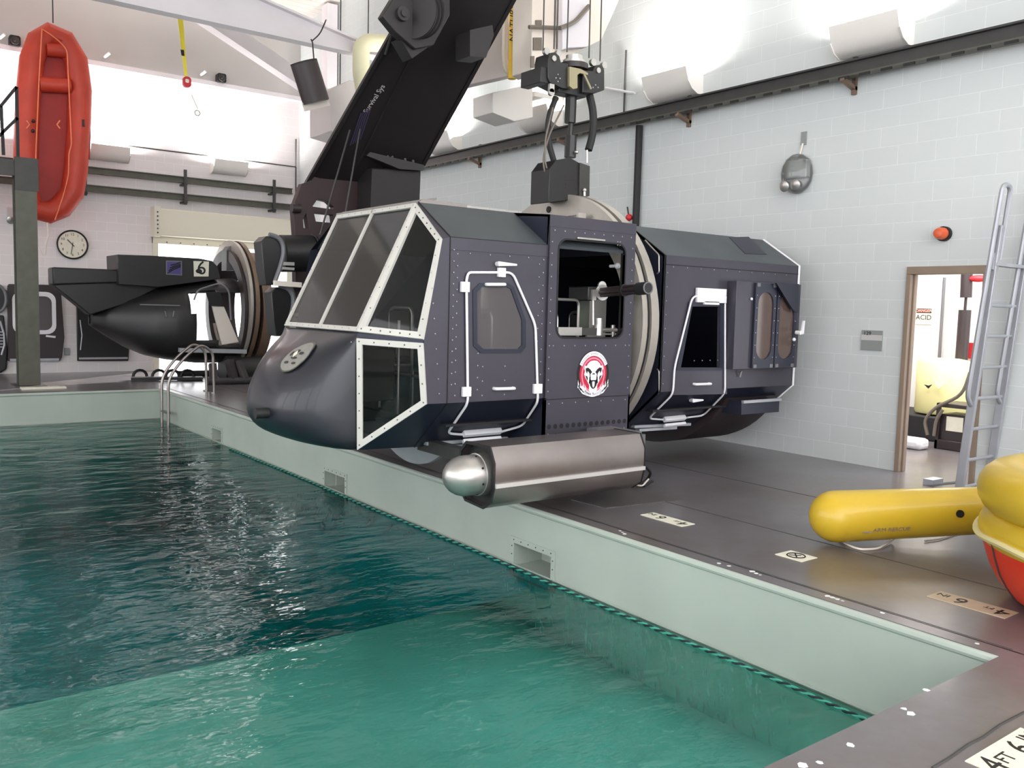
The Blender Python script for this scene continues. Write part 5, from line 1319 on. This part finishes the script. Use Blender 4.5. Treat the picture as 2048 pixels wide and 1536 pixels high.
m = MB(); q_ = P(1853, 770, 0, 11.46); m.prism([(11.51, q_.y+.06, q_.z), (11.51, q_.y, q_.z-.05), (11.51, q_.y-.05, q_.z+.01), (11.51, q_.y, q_.z-.01)], (.01, 0, 0)); m.build('hazard_mark', 'ink', t)
m = MB(); q_ = P(1875, 765, 0, 11.46); m.prism([(11.505, q_.y+.09, q_.z), (11.505, q_.y, q_.z-.09), (11.505, q_.y-.09, q_.z), (11.505, q_.y, q_.z+.09)], (.01, 0, 0)); m.build('diamond_label', 'sign_white', t)
m = MB(); m.b(11.46, 12.5, tk.y-.7, tk.y+1.2, 0, .33); tag(m.build('spill_tray', 'rubber', bevel=.02), 'low black spill tray under the yellow drum', 'tray')
m = MB(); q_ = P(1905, 810, 0, 11.0)
t = thing('cart', 'dark brown utility cart with a label in the room beyond the doorway', 'cart', (11.0, q_.y, 0))
y0 = P(1872, 820, 0, 10.9).y; y1 = P(1945, 820, 0, 10.9).y
m = MB(); zt = P(1900, 808, 0, 10.9).z; zb_ = P(1900, 868, 0, 10.9).z; m.b(10.9, 11.4, y1, y0, .0, .12); m.b(10.9, 11.4, y1, y0, zt-.05, zt); m.b(10.95, 11.38, y1+.02, y0-.02, .1, zt-.14); m.b(10.9, 10.95, y0-.05, y0, 0, zt); m.b(10.9, 10.95, y1, y1+.05, 0, zt); m.build('body', 'brown_black', t, bevel=.01)
m = MB(); m.b(10.94, 10.95, y1+.12, y0-.12, .24, .42); m.build('label_plate', 'sign_white', t)
m = MB()
m.tube(smooth_path([P(1940, 745, 0, 10.9), P(1925, 790, 0, 10.9), P(1870, 815, 0, 10.9), P(1848, 840, 0, 10.9), P(1855, 870, 0, 10.9)], .2), .022, 8)
m.tube(smooth_path([P(1885, 820, 0, 10.88), P(1872, 840, 0, 10.88), P(1868, 872, 0, 10.88)], .1), .022, 8)
tag(m.build('hose', 'hose'), 'grey hoses looping over the brown cart', 'hose')
m = MB(); m.cyl(P(1889, 555, 0, 12.5), P(1878, 725, 0, 12.5), .022, n=8); tag(m.build('wall_conduit', 'grey_box'), 'thin grey conduit above the yellow drum', 'conduit')
m = MB(); m.cyl(P(1934, 540, 0, 12.2), P(1932, 595, 0, 12.2), .075, n=12); m.cyl(P(1932, 595, 0, 12.2), P(1930, 620, 0, 12.2), .02, n=8); m.cyl(P(1930, 620, 0, 12.2), P(1922, 730, 0, 12.2), .08, n=12); tag(m.build('insulated_pipe', 'brown_black'), 'dark insulated vertical pipe in the room beyond the doorway', 'pipe')
m = MB(); q_ = P(1957, 557, 0, 12.2); m.ball(q_, .07, 8, (1, 2, .7)); tag(m.build('pipe_valve', 'hazard_red'), 'red valve handle at the top right inside the doorway', 'valve')
m = MB(); q_ = P(1938, 700, 0, 12.4); m.b(q_.x, q_.x+.1, q_.y-.1, q_.y+.1, q_.z-.12, q_.z+.1); tag(m.build('alarm_box', 'hazard_red'), 'small red box on the wall seen between the ladder rails', 'box')
q_ = P(1822, 880, 2, .1); m = MB(); m.b(q_.x-.15, q_.x+.1, q_.y-.2, q_.y+.15, 0, .14); tag(m.build('white_bundle', 'white_plastic', bevel=.05), 'white bundle on the floor just inside the doorway', 'bundle')

# ============================================================ BACK WALL FITTINGS
for nm, zc, lab in (('wall_rail', 4.30, 'upper of the two grey rails on the back wall'), ('wall_rail', 3.92, 'lower of the two grey rails on the back wall')):
    t = thing(nm, lab, 'rail', (6, BY-.2, zc), 'rails on the back wall')
    m = MB(); m.b(-10.5, 8.6, BY-.23, BY-.19, zc-.06, zc+.06); m.b(-10.5, 8.6, BY-.28, BY-.14, zc+.05, zc+.07); m.b(-10.5, 8.6, BY-.28, BY-.14, zc-.07, zc-.05); m.build('channel', 'olive_steel', t)
t = thing('rail_bracket', 'dark upright bracket holding the two back wall rails, left of the shutter end', 'bracket', (6.3, BY, 3.7), 'brackets of the back wall rails')
bxx = P(368, 380, 1, BY-.2).x; t.location.x = bxx
m = MB(); m.b(bxx-.03, bxx+.03, BY-.33, BY-.28, 3.75, 4.52); m.b(bxx-.04, bxx+.04, BY-.33, BY, 3.78, 3.83); m.b(bxx-.04, bxx+.04, BY-.33, BY, 4.18, 4.22); m.build('upright', 'rail_steel', t)
for xx, lb_ in ((P(545, 400, 1, BY-.2).x, 'dark upright bracket on the back wall rails nearest the crane'), (P(168, 350, 1, BY-.2).x, 'dark upright bracket on the back wall rails beside the orange raft')): dup(t, (xx, BY, 3.7), lb_)
m = MB(); m.tube([(4.9, BY-.03, 4.93), (6.7, BY-.03, 4.93)], .015, 6); m.tube([(7.4, BY-.03, 4.93), (8.78, BY-.03, 4.93), (8.78, BY-.03, 5.6)], .015, 6); m.tube([(8.78, BY-.03, 4.93), (8.78, BY-.03, 4.3)], .015, 6)
tag(m.build('wall_conduit', 'rail_steel'), 'thin dark conduit line running above the back wall rails', 'conduit')
# roller shutter housing and opening frame
sh = MB(); x0, x1 = rx0-.05, rx1+.05
sh.b(x0+.05, x1, BY-.34, BY, 3.02, 3.62); sh.build
o = struct(sh, 'door_2', 'shutter', bevel=.03)
m = MB(); m.b(x0-.03, x0+.1, BY-.36, BY, 3.0, 3.66); m.b(x1-.05, x1+.05, BY-.36, BY, 3.0, 3.66)
for x in (x0, x1-.12): m.b(x, x+.12, BY-.06, BY+.1, 0, 3.05)
m.b(x0, x1, BY-.08, BY-.0, 2.86, 3.02); m.build('shutter_guide', 'shutter', o)
m = MB()
for k in range(6): m.ball((x0+.03, BY-.37, 3.08+k*.09), .018, 6)
for k in range(10): m.ball((x0+.3+k*.3, BY-.085, 2.9), .014, 6)
m.build('bolts', 'rail_steel', o)
# clock
cc = Vector((3.77, BY-.03, 2.72))
t = thing('wall_clock', 'round black rimmed wall clock under the orange raft', 'clock', cc)
m = MB(); m._lathe(cc, Vector((0, -1, 0)), [(0, .30), (.05, .31), (.06, .29), (.04, .275)], 40); m.build('rim', 'ink', t)
m = MB(); m.cyl(cc+Vector((0, -.035, 0)), cc+Vector((0, -.042, 0)), .275, n=40); m.build('dial', 'sign_white', t)
m = MB()
for k in range(1, 13): a = PI/2-k*PI/6; m.text(str(k), .075, cc+Vector((.215*math.cos(a), -.045, .215*math.sin(a))), (1, 0, 0), (0, 0, 1), .001)
m.build('numerals', 'ink', t)
for ang, l, w_ in ((PI/2-(10.52*PI/6), .14, .016), (PI/2-(6.3*PI/6), .21, .012)):
    m = MB(); d_ = Vector((math.cos(ang), 0, math.sin(ang))); m.bar(cc+Vector((0, -.05, 0))-d_*.05, cc+Vector((0, -.05, 0))+d_*l, w_, .004, up=(0, 1, 0)); m.build('hand', 'ink', t)
# doors hung on the wall
def W(a, b_, off=0.): return P(a, b_, 1, BY-.02-off)
t = thing('cabin_door', 'brown-black cabin door with white framed window hung on the wall behind the post', 'door', W(70, 722))
wn = [Vector((a, BY-.10, b_)) for a, b_ in rrect(W(31, 600).x, W(102, 600).x, W(60, 660).z, W(60, 592).z, .13)]
m = MB(); m.plate([W(15, 572, .08), W(18, 568, .08), W(118, 570, .08), W(122, 580, .08), W(129, 675, .08), W(124, 715, .08), W(120, 722, .08), W(16, 722, .08)], [wn], (0, .06, 0)); m.build('panel', 'brown_black', t, bevel=.01)
wo = [Vector((a, BY-.115, b_)) for a, b_ in rrect(W(23, 600).x, W(110, 600).x, W(60, 668).z, W(60, 583).z, .18)]
m = MB(); m.plate(wo, [[Vector((q_.x, BY-.115, q_.z)) for q_ in wn]], (0, .02, 0)); m.build('window_frame', 'white_plastic', t)
pane(wn, Vector((0, .02, 0))).build('glass', 'frost_glass', t, flat=True)
m = MB(); m.bar(W(92, 672, .12), W(111, 674, .12), .02, .04); m.build('handle', 'white_plastic', t)
m = MB(); m.bar(W(20, 720, .1), W(118, 719, .1), .03, .05); m.build('bottom_strip', 'alu_dull', t)
t = thing('cabin_door', 'plain dark door panel hung on the wall left of the far cabin', 'door', W(205, 722))
m = MB(); m.plate([W(153, 602, .08), W(200, 600, .08), W(262, 640, .08), W(257, 722, .08), W(155, 722, .08)], [], (0, .06, 0)); m.build('panel', 'black_paint', t, bevel=.01)
m = MB(); m.bar(W(158, 717, .1), W(255, 716, .1), .03, .04); m.tube([W(160, 640, .09), W(164, 670, .09), W(161, 700, .09)], .012, 6); m.build('trim', 'alu_dull', t)
t = thing('round_hatch', 'black hatch with a round window at the far left edge of the wall', 'hatch', W(2, 650))
m = MB(); c_ = W(-8, 597, .1); m._lathe(c_, Vector((0, -1, 0)), [(0, .24), (.05, .25)], 32); m.build('panel', 'black_paint', t)
m = MB(); m.tube([c_+Vector((.17*math.cos(a), -.06, .28*math.sin(a))) for a in [2*PI*i/28 for i in range(28)]], .03, 8, closed=True); m.build('rim', 'grey_box', t)
t = thing('louvre_panel', 'black rounded panel with pale louvres at the far left edge below the round hatch', 'panel', W(2, 745))
m = MB(); m.plate([W(-30, 632, .08), W(8, 630, .08), W(11, 660, .08), W(16, 700, .08), W(14, 738, .08), W(2, 746, .08), W(-30, 746, .08)], [], (0, .06, 0)); m.build('panel', 'black_paint', t, bevel=.03)
m = MB()
for k in range(6): m.bar(W(-20, 664+k*6, .1), W(6, 664+k*6, .1), .03, .02)
m.tube([W(0, 642, .1), W(8, 668, .1), W(9, 690, .1), W(3, 710, .1)], .02, 6); m.build('louvre', 'alu_dull', t)
m = MB(); q_ = W(134, 703); m.b(q_.x-.05, q_.x+.05, BY-.04, BY, q_.z-.08, q_.z+.08); tag(m.build('outlet_box', 'grey_sign', bevel=.01), 'small grey outlet box on the wall between the two hung doors', 'outlet')
q_ = W(28, 432)
t = thing('emergency_light', 'twin emergency light half hidden behind the steel post', 'emergency light', q_)
m = MB(); m.b(q_.x-.14, q_.x+.14, BY-.12, BY, q_.z-.05, q_.z+.16); m.build('body', 'wall_panel', t, bevel=.01)
m = MB()
for dx in (-.08, .08): m._lathe(Vector((q_.x+dx, BY-.1, q_.z-.08)), Vector((0, -1, -.3)), [(0, .04), (.07, .075), (.08, .05)], 14)
m.build('lamp_head', 'alu', t)
# wall speakers (round) high on the gable
t = thing('round_speaker', 'black square-round speaker high on the back wall right of the yellow strap', 'speaker', W(440, 158))
c_ = P(440, 158, 1, BY-.10)
m = MB(); m.prism([Vector((a, BY-.24, b_)) for a, b_ in rrect(c_.x-.1, c_.x+.1, c_.z-.1, c_.z+.1, .04)], (0, .16, 0)); m.build('case', 'rubber', t)
m = MB(); m._lathe(Vector((c_.x, BY-.24, c_.z)), Vector((0, -1, 0)), [(0, .08), (.01, .075), (.0, .03), (.015, .02)], 20); m.build('horn', 'rail_steel', t)
t.location = c_; 
for ch in t.children:
    off = c_-Vector(W(440, 158)); ch.data.transform(Matrix.Translation(-off))
dup(t, P(28, 84, 1, BY-.10), 'black square-round speaker high on the back wall left of the orange raft')
for a, b_, lb_ in ((212, 112, 'small white detector tube on the gable right of the orange raft'), (404, 148, 'small white detector tube on the gable left of the right speaker'), (2, 75, 'small white detector tube at the far left edge of the gable')):
    m = MB(); q_ = P(a, b_, 1, BY-.1); m.cyl(q_+Vector((-.04, 0, -.04)), q_+Vector((.05, -.1, .05)), .03, n=10); tag(m.build('detector', 'white_plastic'), lb_, 'detector', 'detectors on the gable')

# ============================================================ HANGING THINGS
# orange raft
rf = thing('hanging_raft', 'orange inflatable raft hung upright by the back wall above the clock', 'raft', P(105, 445, 1, 19.2))
YR = 19.2; rq = lambda a, b_, y=YR: P(a, b_, 1, y)
cl_ = [(100, 68), (128, 80), (152, 120), (160, 180), (158, 260), (152, 340), (145, 385), (122, 415), (98, 425), (66, 418), (52, 385), (52, 300), (56, 200), (64, 120), (78, 82)]
def chaikin(p_, k=2):
    for _ in range(k):
        o_ = []
        for i in range(len(p_)):
            a, b_ = Vector(p_[i]), Vector(p_[(i+1) % len(p_)]); o_ += [a*.75+b_*.25, a*.25+b_*.75]
        p_ = o_
    return p_
pts = [rq(a, b_) for a, b_ in cl_]
m = MB(); m.tube(pts, .215, 16, closed=True); m.build('tube', 'raft_orange', rf, angle=24)
m = MB(); m.prism([rq(a, b_, YR+.05) for a, b_ in ((85, 85), (120, 85), (140, 130), (145, 380), (110, 410), (70, 405), (60, 370), (68, 130))], (0, .04, 0)); m.build('floor_sheet', 'raft_dark', rf)
m = MB(); m.cyl(rq(78, 168, YR-.08), rq(140, 172, YR-.08), .14, n=18); m.cyl(rq(92, 98, YR-.08), rq(130, 102, YR-.08), .13, n=16); m.build('thwart', 'raft_orange', rf)
m = MB(); m.tube(smooth_path([rq(84, 58, YR-.2), rq(82, 90, YR-.25), rq(78, 160, YR-.25), rq(72, 300, YR-.25), rq(70, 400, YR-.25)], .1), .012, 6)
m.tube(smooth_path([rq(84, 58, YR-.2), rq(110, 75, YR-.26), rq(134, 98, YR-.26), rq(138, 180, YR-.26), rq(143, 290, YR-.26), rq(138, 305, YR-.26), rq(137, 350, YR-.26), rq(127, 390, YR-.26), rq(110, 440, YR-.2)], .1), .012, 6); m.build('lifeline', 'cord_orange', rf)
m = MB(); m.prism([rq(168, 262, YR-.1), rq(182, 264, YR-.1), rq(180, 318, YR-.1), rq(166, 320, YR-.1)], (0, .2, 0)); m.build('pocket', 'raft_dark', rf)
m = MB()
for a, b_ in ((67, 242), (66, 262)): m.ball(rq(a, b_, YR-.22), .035, 10)
m.b(rq(158, 0).x-.02, rq(158, 0).x+.02, YR-.23, YR-.2, rq(158, 256).z, rq(158, 242).z); m.build('valve', 'maroon', rf)
m = MB()
for a in (53, 120):
    s2 = 1 if a < 100 else -1; m.tube([rq(a, 241, YR-.23), rq(a+s2*6, 249, YR-.23), rq(a, 257, YR-.23)], .014, 6)
m.build('grab_loop', 'cord_orange', rf)
m = MB(); m.tube([rq(73, 446, YR), rq(76, 490, YR), rq(86, 512, YR)], .012, 5); m.tube([rq(95, 445, YR), rq(97, 470, YR), rq(91, 492, YR), rq(90, 510, YR)], .02, 5); m.build('trailing_strap', 'strap_white', rf)
m = MB(); q_ = rq(106, 46); m.tube([q_, Vector((q_.x, q_.y, RZ(q_.x)))], .012, 6); m.build('hanging_cord', 'rail_steel', rf)
# yellow strap with red fall arrester
t = thing('fall_arrester', 'small red fall arrester hanging on a yellow strap below the sloping beam', 'fall arrester', P(374, 165, 1, 18))
q_ = P(374, 164, 1, 18.); 
m = MB(); m.prism([Vector((a, 17.97, b_)) for a, b_ in rrect(q_.x-.075, q_.x+.075, q_.z-.10, q_.z+.10, .06)], (0, .08, 0)); m.build('case', 'hazard_red', t)
m = MB(); m.prism([Vector((a, 17.965, b_)) for a, b_ in rrect(q_.x-.04, q_.x+.03, q_.z-.02, q_.z+.05, .02)], (0, .004, 0)); m.build('label', 'sign_white', t)
m = MB(); m.tube([P(383, 190, 1, 18), P(392, 210, 1, 18), P(396, 218, 1, 18)], .008, 5); m.tube(arc(tuple(P(395, 226, 1, 18)), .05, 0, 2*PI, 12, 'y')[:-1], .012, 5, closed=True); m.build('snap_hook', 'alu', t)
m = MB(); m.plate([P(353, 16, 1, 18), P(365, 20, 1, 18), P(375, 156, 1, 18), P(370, 156, 1, 18)], [], (0, .01, 0)); sp_ = m.build('strap', 'yellow'); tag(sp_, 'yellow webbing strap hanging from the sloping beam', 'strap')
m = MB(); m.plate([P(361, 99, 1, 17.99), P(368, 100, 1, 17.99), P(369, 112, 1, 17.99), P(363, 111, 1, 17.99)], [], (0, .005, 0)); m.build('label', 'ink', sp_)
# hanging loudspeaker
YS_ = 15.0; yb2_ = 15.3
t = thing('loudspeaker', 'black half-round loudspeaker hung tilted from the roof beam', 'speaker', P(620, 160, 1, YS_))
a0, a1 = P(607, 128, 1, YS_), P(631, 205, 1, YS_); dv = (a1-a0).normalized(); sx_ = Vector((dv.z, 0, -dv.x)); sx_ = sx_ if sx_.x > 0 else -sx_
hwid = (P(634, 122, 1, YS_)-P(583, 130, 1, YS_)).length/2
def hs(c): return [c+sx_*hwid*math.cos(PI+PI*i/14)+Vector((0, 1, 0))*.26*math.sin(PI+PI*i/14) for i in range(15)]
m = MB(); m.rings([hs(a0), hs(a1)]); m.build('grille', 'brown_black', t)
m = MB(); m.rings([hs(a0-dv*.03), hs(a0)]); m.build('top_cap', 'ink', t)
m = MB(); m.bar(a1-sx_*hwid+dv*.03, a1+sx_*hwid+dv*.03, .15, .05, up=(0, 1, 0)); m.build('base_plate', 'strap_white', t)
m = MB(); m.tube([P(628, 122, 1, YS_), P(625, 85, 1, YS_), P(622, 78, 1, YS_)], .012, 6); m.tube(smooth_path([P(624, 82, 1, YS_), P(640, 68, 1, YS_), P(650, 45, 1, YS_), P(652, 40, 1, yb2_)], .1), .012, 6); m.build('hanging_cable', 'ink', t)

# steel platform at the left edge with post, and railing
t = thing('access_platform', 'dark steel platform post with railing in front of the hanging orange raft', 'platform', P(60, 772, 2, 0))
py_ = P(60, 772, 2, 0); xq = py_.x; yq_ = py_.y
m = MB(); zt = P(55, 322, 1, yq_).z
m.b(xq-.17, xq+.17, yq_-.02, yq_+.0, 0, zt); m.b(xq-.17, xq+.17, yq_+.28, yq_+.3, 0, zt); m.b(xq-.012, xq+.012, yq_, yq_+.28, 0, zt); m.build('post', 'olive_steel', t)
m = MB(); z0, z1 = P(20, 350, 1, yq_).z, P(20, 318, 1, yq_).z
m.b(-9.0, xq-.0, yq_, yq_+.1, z0, z1); m.b(-9.0, xq+.1, yq_+.1, yq_+1.15, z1-.05, z1); m.b(xq-.17, xq+.2, yq_-.03, yq_+.02, z0-.25, z1+.05); m.build('deck_beam', 'rail_steel', t)
m = MB(); rl = lambda a, b_: P(a, b_, 1, yq_)
m.bar(rl(33, 174), rl(36, 316), .05, .05, up=(0, 1, 0)); m.bar(rl(33, 174), rl(0, 214), .05, .05, up=(0, 1, 0)); m.bar(rl(35, 236), rl(-5, 275), .05, .05, up=(0, 1, 0)); m.bar(rl(2, 212), rl(7, 310), .05, .05, up=(0, 1, 0)); m.build('railing', 'rubber', t)
m = MB(); m.b(xq-.25, xq+.25, yq_-.2, yq_+.45, 0, .015); m.build('foot_plate', 'rail_steel', t)
m = MB(); q_ = P(87, 777, 2, .0); m.b(q_.x-.35, q_.x+.35, q_.y-.1, q_.y+.1, 0, .03); tag(m.build('floor_plank', 'sign_white'), 'short pale plank on the pool edge beside the platform post', 'plank')

# ============================================================ ROOF STEEL AND DUCTS
bm_ = MB(); yb2 = 15.3
z_ = P(560, 75, 1, yb2).z
bm_.b(XL, WX, yb2-.12, yb2+.12, z_-.02, z_+.02); bm_.prism([(XL+.3, yb2-.01, z_), (WX, yb2-.01, z_), (WX, yb2-.01, BZ(WX)-.01), (-1, yb2-.01, BZ(-1)-.01), (XL+.3, yb2-.01, BZ(-1)-.01)], (0, .02, 0)); bm_.bar((-1, yb2, BZ(-1)-.03), (WX, yb2, BZ(WX)-.03), .24, .04)
tag(bm_.build('roof_beam', 'beam_paint'), 'long white horizontal roof beam in front of the gable', 'beam')
m = MB(); yd_ = 18.1
a, b_ = P(345, 5, 1, yd_), P(660, 215, 1, yd_); n2 = Vector(((b_-a).z, 0, -(b_-a).x)).normalized(); n2 = n2 if n2.z > 0 else -n2
m.bar(a, b_, .30, .05, up=n2); m.bar(a+n2*.17, b_+n2*.17, .02, .34, up=n2)
tag(m.build('sloping_beam', 'beam_paint'), 'white sloping roof beam descending to the right behind the loudspeaker', 'beam')
m = MB(); q_ = P(660, 200, 1, 18.6); m.b(q_.x-.12, q_.x+.12, 18.5, 18.8, 0, RZ(q_.x)-.05)
tag(m.build('column', 'beam_paint'), 'white steel column left of the crane boom', 'column')
# ducts
def dbox(lab, name, pts_, y, dy, mt='duct', cat='duct', grp=None):
    m = MB(); m.prism([P(a, b_, 1, y) for a, b_ in pts_], (0, dy, 0)); return tag(m.build(name, mt, bevel=.01), lab, cat, grp)
dbox('pale box duct left of the crane boom', 'duct_box', ((662, 180), (700, 160), (752, 176), (752, 290), (662, 262)), 16.2, 1.0, 'duct_grey')
db = [o_ for o_ in bpy.data.objects if o_.name == 'duct_box'][0]
for a in (680, 735):
    q_ = P(a, 175, 1, 16.7); m = MB(); m.cyl((q_.x, 16.7, q_.z-.1), (q_.x, 16.7, CZ), .012, n=6); m.build('hanger_rod', 'rail_steel', db)
m = MB(); m.tube(smooth_path([P(728, 180, 1, 15.0), P(722, 150, 1, 15.0), P(722, 95, 1, 15.0), P(735, 85, 1, 15.0), P(790, 88, 1, 15.0)], .3), .16, 14); tag(m.build('bent_pipe', 'pipe_cream'), 'fat cream elbow pipe left of the crane boom', 'pipe')
dbox('long pale box duct under the roof between boom and hoist', 'duct_box', ((915, 175), (1070, 140), (1070, 40), (1000, 50), (900, 105)), 9.9, .7, 'duct_grey')
dbox('beige air handler casing behind the wire ropes', 'air_handler', ((1065, -20), (1240, -60), (1238, 0), (1203, 80), (1178, 92), (1075, 148), (1063, 140)), 8.7, .4, 'duct')
dbox('tall pale duct section behind the central wire rope', 'duct_box', ((1125, -20), (1178, -20), (1176, 94), (1138, 96), (1125, 100)), 8.55, .12, 'beam_paint')
m = MB()
for a, b_, c_, d_ in ((1067, 75, 1084, 100), (1062, 112, 1069, 135), (1072, 50, 1084, 40)): m.plate([P(a, b_, 1, 8.68), P(c_, b_, 1, 8.68), P(c_, d_, 1, 8.68), P(a, d_, 1, 8.68)], [], (0, .015, 0))
m.tube([P(1058, 54, 1, 8.6), P(1120, 56, 1, 8.6)], .025, 6); m.tube(smooth_path([P(1120, 56, 1, 8.5), P(1150, 45, 1, 8.5), P(1178, 12, 1, 8.5)], .1), .03, 6); ah = [o_ for o_ in bpy.data.objects if o_.name == 'air_handler'][0]
m.build('fittings', 'hose', ah)
dbox('square pale air unit on the right wall behind the swivel arm', 'air_unit', ((985, 185), (1065, 168), (1066, 235), (1030, 243), (985, 225)), 10.5, .5, 'lum_white', 'air unit')
au = [o_ for o_ in bpy.data.objects if o_.name == 'air_unit'][0]; q_ = P(1062, 190, 1, 10.75); m = MB(); m.b(q_.x-.05, WX, 10.6, 10.9, q_.z-.05, q_.z+.02); m.build('wall_bracket', 'lum_white', au)
t = thing('gas_pipe', 'yellow gas pipe hanging beside the crane boom with a side tee', 'pipe', P(1024, 158, 1, 9.4))
m = MB(); a, b_ = P(1024, 158, 1, 9.4), P(1026, 20, 1, 9.4); m.cyl(a, Vector((b_.x, b_.y, RZ(b_.x))), .055, n=14); m.cyl(P(1026, 130, 1, 9.4), P(1042, 131, 1, 9.4), .045, n=10); m.build('pipe', 'gas_yellow', t)
m = MB(); m.cyl(P(1042, 131, 1, 9.4), P(1053, 135, 1, 9.4), .03, n=8); m.build('nipple', 'hose', t)
m = MB(); m.text('NATURAL', .12, P(1025.5, 40, 1, 9.33), (0, 0, 1), (-1, 0, 0), .002); m.build('lettering', 'ink', t)
for k, lab in enumerate(('white drop pipe curving beside the yellow gas pipe',)):
    m = MB(); m.tube(smooth_path([Vector((P(1012, 20, 1, 9.6).x, 9.6, RZ(8))), P(1012, 20, 1, 9.6), P(1009, 110, 1, 9.6), P(1012, 140, 1, 9.6), P(1025, 150, 1, 9.6)], .3), .04, 8); tag(m.build('drop_pipe', 'duct'), lab, 'pipe')
